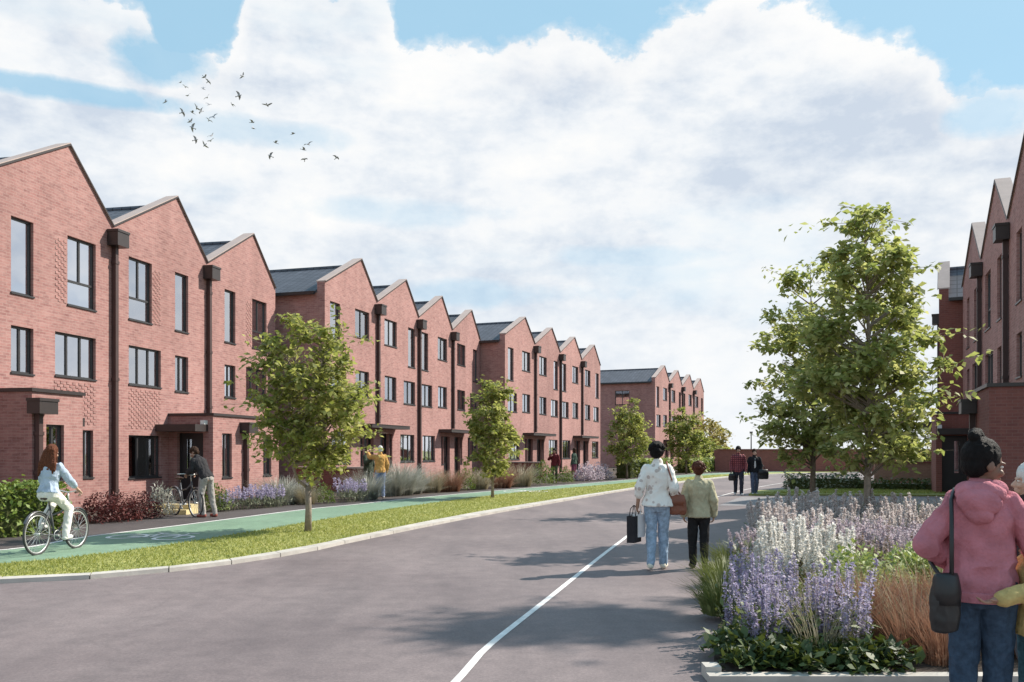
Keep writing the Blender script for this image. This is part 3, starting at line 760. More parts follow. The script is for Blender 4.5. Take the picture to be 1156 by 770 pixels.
brick_wall((18.2, 44.5), (24, 43.2), 1.1, 'low brown brick wall beyond the shaded hedge right of the big tree', 'boundary_wall', .25, M_browncopy, None, 0)
# ------------------------------------------------------------------ vegetation
M_bark = simple('bark', (.16, .12, .09), .9, .3, 14, bmp=.6)
M_barkgrey = simple('bark_pale', (.27, .22, .18), .9, .25, 14, bmp=.6)
M_leafA = leafy('maple_leaf', [(.14, .18, .055), (.30, .34, .12), (.49, .49, .20), (.68, .64, .33)], .58)
M_leafB = leafy('verge_tree_leaf', [(.10, .13, .03), (.21, .24, .065), (.45, .44, .16), (.64, .59, .28)], .56)
def leaves(C, size, asp=.55, droop=.35, fold=.25):
    """diamond leaves folded along the middle: two triangles each"""
    n = len(C); a = rng.random(n)*2*PI; tilt = (rng.random(n)-.5)*1.7-droop; s = size*(.6+.8*rng.random(n)); roll = (rng.random(n)-.5)*1.6
    d = np.stack([np.cos(a)*np.cos(tilt), np.sin(a)*np.cos(tilt), np.sin(tilt)], 1)
    side = np.stack([-np.sin(a), np.cos(a), np.zeros(n)], 1); up = np.cross(d, side)
    sd_ = side*np.cos(roll)[:, None]+up*np.sin(roll)[:, None]; up2 = np.cross(d, sd_)
    s_ = s[:, None]; w = asp*.5*s_
    V = np.zeros((n, 4, 3)); V[:, 0] = C; V[:, 1] = C+d*s_*.45+sd_*w+up2*s_*fold*.3; V[:, 2] = C+d*s_; V[:, 3] = C+d*s_*.45-sd_*w+up2*s_*fold*.3
    return V
def tree(name, x, y, z, h, cw, z0, label, group, cat='tree', seed=1, nclump=60, nleaf=5000, leaf=.11, fork=None, mat=None, bark=None, trunk_r=.07, shape=1.0, clump_r=None):
    """tapered trunk, limbs reaching each leaf clump, leaves spread through the clumps"""
    rs = np.random.default_rng(seed); random.seed(seed)
    root = empty(name, (x, y, z), 0, label, cat, group)
    H = h-z0; m = MB(); lean = Vector((rs.normal()*.03, rs.normal()*.03, 1))
    tops = []
    if fork:
        zf, dx = fork
        base = Vector((0, 0, zf)); m.tube([(0, 0, -.05), (0.01, 0, zf*.5), base], [trunk_r*1.25, trunk_r, trunk_r*.92], 9)
        for sx_, k in ((-1, .75), (1, 1.0)):
            pts = [base+Vector((0, 0, -.03)), base+Vector((sx_*dx*.45, .05*sx_, (z0-zf)*.5)), Vector((sx_*dx*.7, .08*sx_, z0+.2)), Vector((sx_*dx*.75, .02, z0+H*.45)), Vector((sx_*dx*.4, 0, z0+H*.85))]
            m.tube(pts, [trunk_r*.75*k, trunk_r*.65*k, trunk_r*.5*k, trunk_r*.3*k, trunk_r*.08], 8); tops.append(pts[2:])
    else:
        pts = [Vector((0, 0, -.05))]
        nseg = 9
        for i in range(1, nseg+1):
            t = i/nseg; pts.append(Vector((math.sin(t*5+seed)*.05*t*cw/2, math.cos(t*4+seed)*.05*t*cw/2, h*.87*t)))
        rr = [trunk_r*(1.35 if i == 0 else 1)*(1-.93*(i/nseg)**.9) for i in range(nseg+1)]
        m.tube(pts, rr, 9); tops.append(pts)
    def axis(zz):
        best = None
        for pl in tops:
            for a, b in zip(pl, pl[1:]):
                if a.z <= zz <= b.z: 
                    best = a.lerp(b, (zz-a.z)/max(1e-6, b.z-a.z)) if best is None or random.random() < .5 else best
        return best if best is not None else tops[0][0]
    C = []; k = 0; LV = []
    cr = clump_r or cw*.12
    while k < nclump:
        t = rs.random()
        prof = math.sin(PI*(.10+.84*t**(.85)))**.65*(1-.34*t*shape)
        if rs.random() > (prof+.12)**2: continue
        rad = cw/2*prof*math.sqrt(rs.random()*.93+.07)*(.80+.3*rs.random()); an = rs.random()*2*PI
        c = np.array([math.cos(an)*rad, math.sin(an)*rad, z0+H*(.03+.92*t)])
        C.append(c); k += 1
        zb = max(z0-.15, c[2]-.35*math.hypot(c[0], c[1])-.25)
        a = axis(min(zb, h*.82)); b = Vector(c); mid = a.lerp(b, .5)+Vector((0, 0, -.04+.12*rs.random()))
        r0 = min(trunk_r*.32, .012+.012*(b-a).length)
        m.tube([a, mid, b], [r0, r0*.6, r0*.2], 5, cap=False)
        n = int(nleaf/nclump*(.5+rs.random()))
        rr = cr*(.65+.75*rs.random())
        q = rs.normal(size=(n, 3))*np.array([rr, rr, rr*.62])*.62
        nt_ = max(3, n//14)                                        # twigs carry the leaves
        tw = c+q[:nt_]*1.25
        for i in range(min(5, nt_)): m.tube([b, Vector(c+q[i]*1.3)], [.006, .003], 3, cap=False)
        j = rs.integers(0, nt_, n); f = (rs.random(n)**.6)[:, None]
        LV.append(c*(1-f)+tw[j]*f+np.clip(rs.normal(size=(n, 3)), -1.6, 1.6)*rr*.15)
    m.build('trunk', bark or M_bark, root, smooth=True)
    P = np.concatenate(LV)
    mob('crown', quads_mesh('crown', leaves(P, leaf, .68)), mat or M_leafA, root)
    return root
TG = 'young street trees'
gx, gy = G(346, 600, ZL)
tree('street_tree', gx+.03, gy, ZL, 4.6, 2.35, 1.12, 'young street tree with a forked pale trunk on the grass verge', TG, seed=3, nclump=95, nleaf=8600, leaf=.115, fork=(.88, .42), mat=M_leafB, bark=M_barkgrey, trunk_r=.06, shape=.7, clump_r=.34)
gx, gy = G(556, 562, ZL)
tree('street_tree', gx, gy, ZL, 4.25, 2.35, .7, 'small verge tree in front of the dark garden wall, second along the kerb', TG, seed=12, nclump=75, nleaf=6000, leaf=.13, mat=M_leafB, bark=M_barkgrey, trunk_r=.05, clump_r=.30)
tree('street_tree', 6.55, 50.5, ZL, 4.75, 2.8, .8, 'verge tree in front of the clipped hedge and the dark side wall', TG, seed=15, nclump=70, nleaf=5000, leaf=.16, mat=M_leafB, trunk_r=.055, clump_r=.36)
tree('street_tree', 12.3, 62.5, ZL, 5.1, 3.3, .9, 'dark verge tree beyond the walking woman, before the farthest terrace', TG, seed=23, nclump=75, nleaf=5200, leaf=.19, mat=M_leafB, trunk_r=.06, clump_r=.4)
tree('street_tree', 6.38, 15.9, .045, 6.45, 3.05, 1.2, 'big leafy tree rising from the flower bed, its trunk among white plumes', TG, seed=31, nclump=125, nleaf=12500, leaf=.13, mat=M_leafA, bark=M_barkgrey, trunk_r=.075, shape=1.45, clump_r=.32)
tree('street_tree', 8.15, 24.0, .05, 7.5, 3.7, 1.2, 'tree on the lawn behind the flower bed, its crown merging into the bigger one', TG, seed=44, nclump=100, nleaf=8600, leaf=.155, mat=M_leafA, bark=M_bark, trunk_r=.085, shape=1.5, clump_r=.42)
# a tree just outside the picture, whose shade falls across the road
tree('street_tree', 12.2, 13.9, 0, 12.4, 2.0, 10.6, 'tree standing right of the picture whose shade crosses the road', TG, seed=52, nclump=60, nleaf=5000, leaf=.12, mat=M_leafA, trunk_r=.08, clump_r=.36)
M_farA = leafy('far_leaf_yellow', [(.26, .25, .08), (.46, .39, .14), (.6, .46, .2)], .3)
for i, (x, y, h, w, lab) in enumerate(((20.5, 92, 5.6, 4.6, 'yellowish tree beyond the farthest terrace, left of the brick wall'), (23.2, 104, 6.0, 5.0, 'pale far tree between the last house and the brick wall'),
        (19.2, 84.5, 2.6, 3.0, 'low green bush at the foot of the last brick house'))):
    tree('far_tree', x, y, 0, h, w, .5, lab, 'far trees at the street end', seed=60+i, nclump=34, nleaf=1300, leaf=.38, mat=M_farA if i < 2 else M_leafB, trunk_r=.1, clump_r=.8)
tree('far_tree', 24.2, 51.5, 0, 3.9, 1.9, .6, 'slim green tree above the brown brick wall', 'far trees at the street end', seed=71, nclump=26, nleaf=1100, leaf=.2, mat=M_leafB, trunk_r=.05, clump_r=.35)

# hedges and shrubs
M_hedge = leafy('laurel_leaf', [(.07, .12, .02), (.16, .23, .045), (.30, .36, .10)], .25)
M_hedge2 = leafy('pale_hedge_leaf', [(.12, .17, .03), (.24, .29, .07), (.36, .38, .13)], .25)
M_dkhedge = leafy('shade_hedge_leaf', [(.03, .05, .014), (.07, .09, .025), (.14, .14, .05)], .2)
M_redleaf = leafy('barberry_leaf', [(.07, .018, .018), (.13, .035, .032), (.21, .065, .055)], .2, tint=0)
M_silver = leafy('silver_leaf', [(.24, .25, .20), (.42, .42, .36), (.62, .6, .54)], .2, tint=0)
M_green = leafy('shrub_leaf', [(.05, .09, .018), (.11, .17, .035), (.24, .28, .07)], .25)
M_grey = leafy('sage_leaf', [(.13, .15, .09), (.24, .26, .17), (.36, .36, .27)], .25, tint=0)
M_purp = leafy('lavender_bloom', [(.29, .25, .39), (.48, .43, .58), (.71, .67, .77)], .5, tint=0)
M_mauve = leafy('mauve_bloom', [(.34, .27, .33), (.52, .44, .49), (.68, .61, .64)], .5, tint=0)
M_strawg = leafy('pale_grass', [(.26, .22, .13), (.42, .37, .25), (.60, .54, .42)], .3, tint=0)
M_rust = leafy('rust_grass', [(.17, .08, .05), (.34, .18, .115), (.54, .36, .25)], .3, tint=0)
M_limeg = leafy('lime_leaf', [(.15, .21, .05), (.30, .36, .12), (.45, .48, .22)], .3)
M_white = leafy('white_plume', [(.70, .66, .62), (.84, .82, .78), (.92, .91, .89)], .5, tint=0)
M_pinkw = leafy('pinkish_plume', [(.55, .47, .46), (.72, .66, .64), (.84, .80, .78)], .5, tint=0)
M_seed = leafy('brown_seedhead', [(.16, .11, .09), (.30, .22, .18), (.44, .35, .30)], .5, tint=0)
M_gcover = leafy('groundcover_leaf', [(.018, .036, .012), (.04, .07, .02), (.11, .15, .05)], .15)
M_stem = leafy('stem_green', [(.07, .10, .03), (.15, .18, .06), (.24, .25, .11)], .2)
def hedge(x, y, z, rz, lx, ly, h, n, leaf, mat, label, group=None, seed=1, name='hedge'):
    rs = np.random.default_rng(seed)
    root = empty(name, (x, y, z), rz, label, 'hedge', group)
    P = np.stack([(rs.random(n)-.5)*lx, (rs.random(n)-.5)*ly, rs.random(n)*h], 1)
    ax = rs.integers(0, 4, n)                                       # crowd the leaves towards the faces
    P[ax == 0, 1] = -ly/2*(1-.12*rs.random((ax == 0).sum())); P[ax == 1, 2] = h*(1-.08*rs.random((ax == 1).sum())); P[ax == 2, 0] = np.sign(P[ax == 2, 0])*lx/2*(1-.1*rs.random((ax == 2).sum()))
    P += rs.normal(size=P.shape)*.035
    bumpy = np.array([noise.noise(Vector((p[0]*1.7+seed, p[1]*1.7, p[2]*1.7))) for p in P]); P[:, 2] *= 1+.10*bumpy; P[:, 1] *= 1+.10*bumpy
    mob('foliage', quads_mesh('foliage', leaves(P, leaf, .6)), mat, root)
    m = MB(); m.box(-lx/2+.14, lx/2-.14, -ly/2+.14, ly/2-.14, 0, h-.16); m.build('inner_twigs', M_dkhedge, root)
    return root
def shrub_mesh(name, r, h, n, leaf, seed, up=.0, asp=.5):
    rs = np.random.default_rng(seed); q = rs.normal(size=(n, 3)); q /= np.linalg.norm(q, axis=1)[:, None]; q[:, 2] = np.abs(q[:, 2])
    rad = rs.random(n)**.28
    b = np.array([noise.noise(Vector(p)*2.2+Vector((seed*3.1, 0, 0))) for p in q])
    P = q*rad[:, None]*np.array([r, r, h])*(1+.32*b)[:, None]; P[:, 2] += .02
    return quads_mesh(name, leaves(P, leaf, asp, -up))
def tuft_mesh(name, r, h, n, seed, w=.008, spread=.55, seg=3):
    """arching grass blades: strips of quads"""
    rs = np.random.default_rng(seed); out = []
    a = rs.random(n)*2*PI; l = h*(.45+.65*rs.random(n)); sp = spread*(.1+1.25*rs.random(n)**.8); br = r*.62*rs.random(n)**.6
    low = rs.random(n) < .3; l[low] *= .45; sp[low] *= 1.9
    for s in range(seg):
        V = np.zeros((n, 4, 3))
        for j, t in ((0, s/seg), (1, (s+1)/seg)):
            o = br+l*sp*(t**1.7); zz = l*(t-.28*sp*t**2.4); ww = w*(1-t*.8)
            cx, cy = np.cos(a)*o, np.sin(a)*o; tx, ty = -np.sin(a+.8)*ww, np.cos(a+.8)*ww
            k = (0, 1) if j == 0 else (3, 2)
            V[:, k[0]] = np.stack([cx-tx, cy-ty, zz], 1); V[:, k[1]] = np.stack([cx+tx, cy+ty, zz], 1)
        out.append(V)
    return quads_mesh(name, np.concatenate(out))
def spikes_mesh(name, r, h0, h1, ns, seed, fw=.022, fl=.5, nper=70, leaf=.028, lean=.22, taper=.75):
    """flower spikes: small petals packed round upright stems; also returns stem paths"""
    rs = np.random.default_rng(seed); P = []; stems = []
    for i in range(ns):
        a = rs.random()*2*PI; rr = r*math.sqrt(rs.random()); h = h0+(h1-h0)*rs.random()
        b = np.array([math.cos(a)*rr*.75, math.sin(a)*rr*.75, 0]); t = b+np.array([math.cos(a)*rr*lean+rs.normal()*.04, math.sin(a)*rr*lean+rs.normal()*.04, h])
        f = rs.random(nper); f = 1-fl+fl*f; k = (1-(f-(1-fl))/fl)
        w = fw*(1-taper+taper*k)*(.7+.5*rs.random(nper)); an = rs.random(nper)*2*PI
        q = b+(t-b)*f[:, None]; q[:, 0] += np.cos(an)*w; q[:, 1] += np.sin(an)*w; P.append(q); stems.append((b, t))
    return leaves(np.concatenate(P), leaf, .75, -.3), stems
def stems_quads(stems, w=.004):
    V = np.zeros((len(stems)*2, 4, 3)); k = 0
    for b, t in stems:
        for d in ((w, 0, 0), (0, w, 0)):
            d = np.array(d); V[k] = [b-d, b+d, t+d*.4, t-d*.4]; k += 1
    return V
def plant_proto(name, label, group, foliage, fmat, bloom=None, bmat=None, cat='plant'):
    o = mob(name, foliage, fmat); tag(o, label, cat, group, 'thing')
    if bloom is not None: mob('blossom', bloom, bmat, o)
    return o
def scatter(protos, spots, seed=1, s0=.85, s1=1.2):
    """copies of the prototypes; the prototypes themselves take the first places"""
    rs = random.Random(seed)
    for i, (x, y, z) in enumerate(spots):
        o = protos[i] if i < len(protos) else copy_tree(protos[i % len(protos)])
        s = rs.uniform(s0, s1); o.location = (x, y, z); o.rotation_euler = (0, 0, rs.uniform(0, 6.28)); o.scale = (s, s, s*rs.uniform(.9, 1.12))
def concat(*V): return np.concatenate(V)
def flower_plant(name, label, group, seed, r, h0, h1, ns, nper, leaf, fw, fl, fmat, bmat, nleaf=140, fleaf=.09, fh=.3, lean=.22, cat='flower plant', taper=.75):
    rs = np.random.default_rng(seed+900)
    B, st = spikes_mesh('blossom', r, h0, h1, ns, seed, fw, fl, nper, leaf, lean, taper)
    q = rs.normal(size=(nleaf, 3))*np.array([r*.5, r*.5, 0]); q[:, 2] = rs.random(nleaf)*fh
    Fo = concat(leaves(q, fleaf, .35, -.5), stems_quads(st))
    return plant_proto(name, label, group, quads_mesh(name, Fo), fmat, quads_mesh('blossom', B), bmat, cat)

def inside(P, x, y):
    c = False
    for i in range(len(P)):
        a, b = P[i], P[i-1]
        if (a[1] > y) != (b[1] > y) and x < (b[0]-a[0])*(y-a[1])/(b[1]-a[1])+a[0]: c = not c
    return c
def fill(Pz, step, seed, jit=.35):
    rs = random.Random(seed); xs = [p[0] for p in Pz]; ys = [p[1] for p in Pz]; out = []
    y = min(ys); row = 0
    while y < max(ys):
        x = min(xs)+(step/2 if row % 2 else 0)
        while x < max(xs):
            px_, py_ = x+rs.uniform(-jit, jit)*step, y+rs.uniform(-jit, jit)*step
            if inside(Pz, px_, py_): out.append((px_, py_, .045))
            x += step
        y += step*.87; row += 1
    rs.shuffle(out); return out
# --- the street planting bed, front to back
Z = lambda *pp: [G(px, py, .045) if py > 100 else (px, py) for px, py in pp]
gc = [plant_proto('groundcover_plant', 'dark glossy low plant along the front kerb of the flower bed', 'low dark plants at the bed front', shrub_mesh('groundcover_plant', .22, .13, 170, .085, 80+i, .3, .55), M_gcover) for i in range(3)]
scatter(gc, [(1.66+i*.21, 6.36+.05*(i % 2), .045) for i in range(6)]+fill([(1.62, 6.30), (1.72, 7.2), (2.0, 7.2), (2.75, 6.85), (2.75, 6.30)], .26, 1), 1, .8, 1.15)
pv = [flower_plant('purple_flower_plant', 'violet flower spike plant at the street end of the bed, above the dark low leaves', 'violet spike plants in the flower bed', 100+i, .2, .22, .66, 12, 130, .023, .016, .68, M_stem, M_purp) for i in range(4)]
scatter(pv, fill([(1.78, 6.75), (1.88, 7.6), (2.15, 8.4), (2.95, 8.35), (2.85, 7.3), (2.72, 6.65)], .335, 2), 2, .85, 1.12)
ru = [plant_proto('rust_grass', 'rust coloured upright grass at the front of the bed beside the woman in pink', 'rust grasses at the bed front', tuft_mesh('rust_grass', .3, .52, 620, 120+i, .0042, .5), M_rust, cat='grass plant') for i in range(3)]
scatter(ru, fill([(2.8, 6.5), (2.95, 7.7), (3.5, 8.0), (5.2, 8.0), (5.6, 6.5)], .44, 3), 3, .85, 1.15)
sw = [plant_proto('wispy_grass', 'pale wispy seed grass standing among the rust grasses and violet spikes', 'wispy grasses at the bed front', tuft_mesh('wispy_grass', .3, .62, 200, 125+i, .0035, .5), M_strawg, cat='grass plant') for i in range(2)]
scatter(sw, fill([(2.3, 6.6), (2.4, 8.2), (3.5, 8.2), (5.0, 7.9), (5.2, 6.6)], .62, 33), 33, .85, 1.15)
li = [plant_proto('lime_shrub', 'lime green fine leaved mound behind the violet spikes', 'lime mounds in the flower bed', shrub_mesh('lime_shrub', .40, .56, 1300, .055, 130+i, .4, .5), M_limeg) for i in range(2)]
scatter(li, fill([(3.0, 8.1), (3.1, 9.2), (4.3, 9.6), (5.3, 9.0), (4.9, 8.1)], .5, 4), 4, .85, 1.15)
gm = [plant_proto('green_mound', 'soft green grass mound spilling onto the pavement by the violet spikes', 'green mounds at the bed edge', tuft_mesh('green_mound', .28, .38, 700, 140+i, .006, .75), M_stem, cat='grass plant') for i in range(2)]
scatter(gm, [(2.02, 8.5, .045), (2.28, 9.5, .045), (2.55, 10.5, .045), (2.95, 11.9, .045)], 5, .9, 1.15)
wh = [flower_plant('white_plume_plant', 'tall creamy white feather plumes in the middle of the bed', 'creamy plume plants in the bed middle', 150+i, .2, .46, .78, 7, 330, .026, .036, .5, M_stem, M_white, lean=.3, taper=.85) for i in range(3)]
scatter(wh, fill([(2.45, 8.7), (2.75, 10.4), (3.7, 10.6), (3.7, 9.6), (2.95, 8.5)], .36, 6), 6, .85, 1.12)
se = [flower_plant('seedhead_plant', 'brownish seed head plant between creamy plumes and lime mounds', 'brown seed head plants in the bed', 160+i, .25, .36, .58, 18, 80, .022, .024, .45, M_grey, M_seed) for i in range(2)]
scatter(se, fill([(3.3, 9.5), (3.3, 10.6), (4.5, 11.2), (5.2, 10.2)], .48, 7), 7, .9, 1.15)
sv = [flower_plant('sage_plant', 'grey mauve sage plant in the shadier middle of the bed', 'grey mauve sage plants in the bed', 170+i, .28, .30, .55, 18, 90, .026, .022, .55, M_grey, M_mauve) for i in range(3)]
scatter(sv, fill([(2.95, 10.6), (3.5, 13.0), (6.5, 13.6), (8.0, 11), (5.6, 9.2), (4.4, 11.0)], .55, 8), 8, .9, 1.2)
pk = [flower_plant('pink_plume_plant', 'pinkish white plume plant at the back of the bed round the tree trunk', 'pinkish plume plants at the bed back', 180+i, .25, .40, .76, 13, 230, .028, .026, .55, M_grey, M_pinkw, taper=.8) for i in range(3)]
scatter(pk, fill([(3.4, 12.4), (4.5, 16.0), (6.4, 17.3), (8.9, 15.5), (8.6, 13.2), (6.5, 13.2)], .52, 9), 9, .85, 1.2)
bk = [plant_proto('straw_grass', 'straw coloured low grass at the far street edge of the bed', 'straw grasses at the far bed edge', tuft_mesh('straw_grass', .35, .5, 420, 190+i, .009, .6), M_strawg, cat='grass plant') for i in range(2)]
scatter(bk, fill([(4.7, 16.2), (6.0, 19.7), (8.6, 19.4), (9.2, 17.0), (6.4, 17.2)], .62, 10), 10, .9, 1.2)
gl = [plant_proto('grey_shrub', 'pale green grey shrub beside the pink hooded jacket', 'pale shrubs at the bed right', shrub_mesh('grey_shrub', .42, .5, 700, .06, 200+i, .3), M_limeg if i == 0 else M_grey) for i in range(2)]
scatter(gl, [(5.3, 10.3, .045), (5.9, 11.4, .045), (6.4, 10.2, .045), (5.2, 9.4, .045)], 11, .9, 1.2)
# ------------------------------------------------------------------ front gardens
GZ = ZL
def put(o, px, py, s=1.0, dz=0.0, rz=None):
    x, y = G(px, py, GZ); o.location = (x, y, GZ+dz); o.rotation_euler = (0, 0, random.uniform(0, 6) if rz is None else rz); o.scale = (s, s, s); return o
A0, B0 = Vector((-10.9, 13.9)), Vector((-8.85, 17.2)); dd = B0-A0
hedge(*((A0+B0)/2), GZ, math.atan2(dd.y, dd.x), dd.length, .85, .98, 5200, .1, M_hedge, 'clipped bright green laurel hedge behind the cyclist', None, 5)
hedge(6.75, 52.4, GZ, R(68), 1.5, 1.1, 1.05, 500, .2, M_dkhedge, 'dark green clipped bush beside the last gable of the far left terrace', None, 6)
hedge(8.9, 56.6, GZ, R(66), 6.2, 1.1, 1.1, 1500, .2, M_hedge2, 'pale clipped hedge between the dark bush and the far side wall', None, 7)
hedge(15.3, 70, GZ, R(62), 12, 1.2, 1.0, 1500, .28, M_hedge2, 'long pale hedge in front of the farthest terrace', None, 8)
hedge(12.9, 36.9, .05, R(-8), 2.9, .9, .6, 900, .15, M_grey, 'brownish low hedge at the road end of the lawn strip', None, 9)
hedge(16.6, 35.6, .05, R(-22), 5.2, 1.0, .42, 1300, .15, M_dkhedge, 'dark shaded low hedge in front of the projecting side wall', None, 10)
GP = 'planting in the left front gardens'
def P1(name, label, mesh, mat, cat='shrub', bloom=None, bmat=None): return plant_proto(name, label, GP, mesh, mat, bloom, bmat, cat)
rb = P1('barberry_shrub', 'dark red rounded shrub right behind the front wheel of the cyclist', shrub_mesh('barberry_shrub', .52, .6, 1500, .07, 301, .2), M_redleaf); put(rb, 112, 590)
for px_, py_, lab in ((136, 588, 'dark red rounded shrub under the downpipe between two house fronts'), (160, 585.5, 'dark red rounded shrub beside the silvery plant')):
    o = copy_tree(rb); tag(o, lab); put(o, px_, py_, .95)
sv_ = P1('silver_shrub', 'silvery grey feathery plant beside the pale doorstep', shrub_mesh('silver_shrub', .36, .75, 620, .09, 303, .9, .3), M_silver); put(sv_, 182, 583)
gsh = P1('green_shrub', 'mixed green shrub right of the man leaning over the bicycle', shrub_mesh('green_shrub', .42, .72, 800, .09, 304, .5, .4), M_green); put(gsh, 243, 577.5)
lvB, lvS = spikes_mesh('blossom', .34, .38, .62, 26, 305, .022, .42, 40, .04, .35)
lv = P1('lavender_plant', 'violet lavender mound in front of the lit porch wall', quads_mesh('lavender_plant', concat(stems_quads(lvS, .005), leaves(rng.normal(size=(220, 3))*np.array([.2, .2, .06])+np.array([0, 0, .16]), .1, .25, -.8))), M_grey, 'lavender', quads_mesh('blossom', lvB), M_purp)
put(lv, 266, 575.5)
for px_, py_, s in ((281, 574.5, 1.05), (295, 573.5, 1.1), (309, 572.5, 1.05)):
    put(copy_tree(lv), px_, py_, s)
for px_, py_, s, lab in ((390, 567, 1.25, 'violet lavender mound at the low dark garden wall'), (402, 566, 1.15, 'violet lavender mound left of the ochre jacket man'), (254, 577, .8, 'small lavender beside the green shrub')):
    o = copy_tree(lv); tag(o, lab); put(o, px_, py_, s)
pg = P1('pale_grass', 'pale feathery grass tuft at the corner of the porch', tuft_mesh('pale_grass', .5, .95, 1000, 306, .009, .7), M_silver, 'grass plant'); put(pg, 312, 570.5, .95)
spots = [('pale feathery grass tuft near the forked tree trunk', 324, 569.5, .95, 0), ('pale grass mound close behind the ochre jacket man', 440, 560, 1.25, 0), ('largest pale grass mound below the second gable window', 452, 559, 1.4, 0), ('pale grass mound at the end of the large pale mounds', 465, 557.5, 1.1, 0),
         ('grey grass beside the person in dark green', 414, 564, 1.1, 0), ('tan grass mound left of the rust coloured one', 486, 556, 1.1, 1), ('green grass mound between the rust mounds', 524, 553.5, 1.0, 2), ('rust coloured grass mound before the shared doors', 508, 555, 1.15, 3),
         ('tan grass mound at the foot of the second verge tree', 541, 552.5, 1.1, 1), ('rust grass mound in front of the far garden wall', 566, 551, 1.25, 3), ('tan rounded grass mound at the far garden wall end', 588, 549.5, 1.3, 1), ('green leafy mound left of the person in dark red', 612, 547.5, 1.35, 2), ('yellow green mound right of the person in dark red', 638, 545.5, 1.0, 2),
         ('straw tuft at the foot of the low dark garden wall', 346, 569.5, .7, 1), ('green mound in front of the low dark garden wall', 365, 568.5, .75, 2)]
tan = P1('tan_grass', 'x', tuft_mesh('tan_grass', .5, .85, 900, 307, .010, .7), M_strawg, 'grass plant')
gre = P1('green_grass_mound', 'x', shrub_mesh('green_grass_mound', .5, .75, 700, .11, 308, .7, .3), M_green, 'grass plant')
rus = P1('rust_grass_mound', 'x', tuft_mesh('rust_grass_mound', .5, .82, 900, 309, .010, .7), M_rust, 'grass plant')
used = set()
for lab, px_, py_, s, k in spots:
    src = (pg, tan, gre, rus)[k]
    if k and k not in used: o = src; used.add(k)
    else: o = copy_tree(src)
    tag(o, lab); put(o, px_, py_, s)
ps = P1('purple_shrub', 'mauve flowering shrub left of the far corner, under the end gable window', shrub_mesh('purple_shrub', .6, .85, 700, .12, 310, .4), M_mauve); put(ps, 660, 543, 1.1)
for px_, py_, lab in ((670, 542.4, 'mauve flowering shrub in the middle below the end gable'), (680, 541.6, 'mauve flowering shrub nearest the dark clipped bush')):
    o = copy_tree(ps); tag(o, lab); put(o, px_, py_, 1.05)
M_step = simple('doorstep_stone', (.62, .50, .26), .8, .12, 6)
m = MB(); m.box(-.5, .5, -.3, .3, 0, .12); m.box(-.5, .5, -.05, .3, .1205, .24)
ds = m.build('doorstep', M_step); tag(ds, 'pale yellow two tier doorstep at the shaded entrance door', 'doorstep'); x, y = G(196, 581, GZ); ds.location = (x-.1, y+.25, GZ); ds.rotation_euler = (0, 0, R(-8))

# ------------------------------------------------------------------ bicycles
M_tyre = simple('tyre_rubber', (.05, .05, .05), .8, .1, 10)
M_rim = simple('bright_rim', (.62, .62, .60), .35, .05, 10, metal=.4)
M_bframe = simple('bicycle_paint', (.10, .10, .11), .35, .05, 5)
M_cream = simple('cream_paint', (.66, .62, .54), .4, .05, 5)
M_sad = simple('saddle_leather', (.06, .03, .02), .5, .15, 12)
def ring_tube(m, c, r, t, n=36, k=6, mi=0):
    b = len(m.v)
    for i in range(n):
        a = 2*PI*i/n
        for j in range(k):
            e = 2*PI*j/k; rr = r+t*math.cos(e); m.v.append((c[0]+t*math.sin(e), c[1]+rr*math.cos(a), c[2]+rr*math.sin(a)))
    for i in range(n):
        for j in range(k):
            i2, j2 = (i+1) % n, (j+1) % k; m.f.append((b+i*k+j, b+i2*k+j, b+i2*k+j2, b+i*k+j2)); m.mi.append(mi)
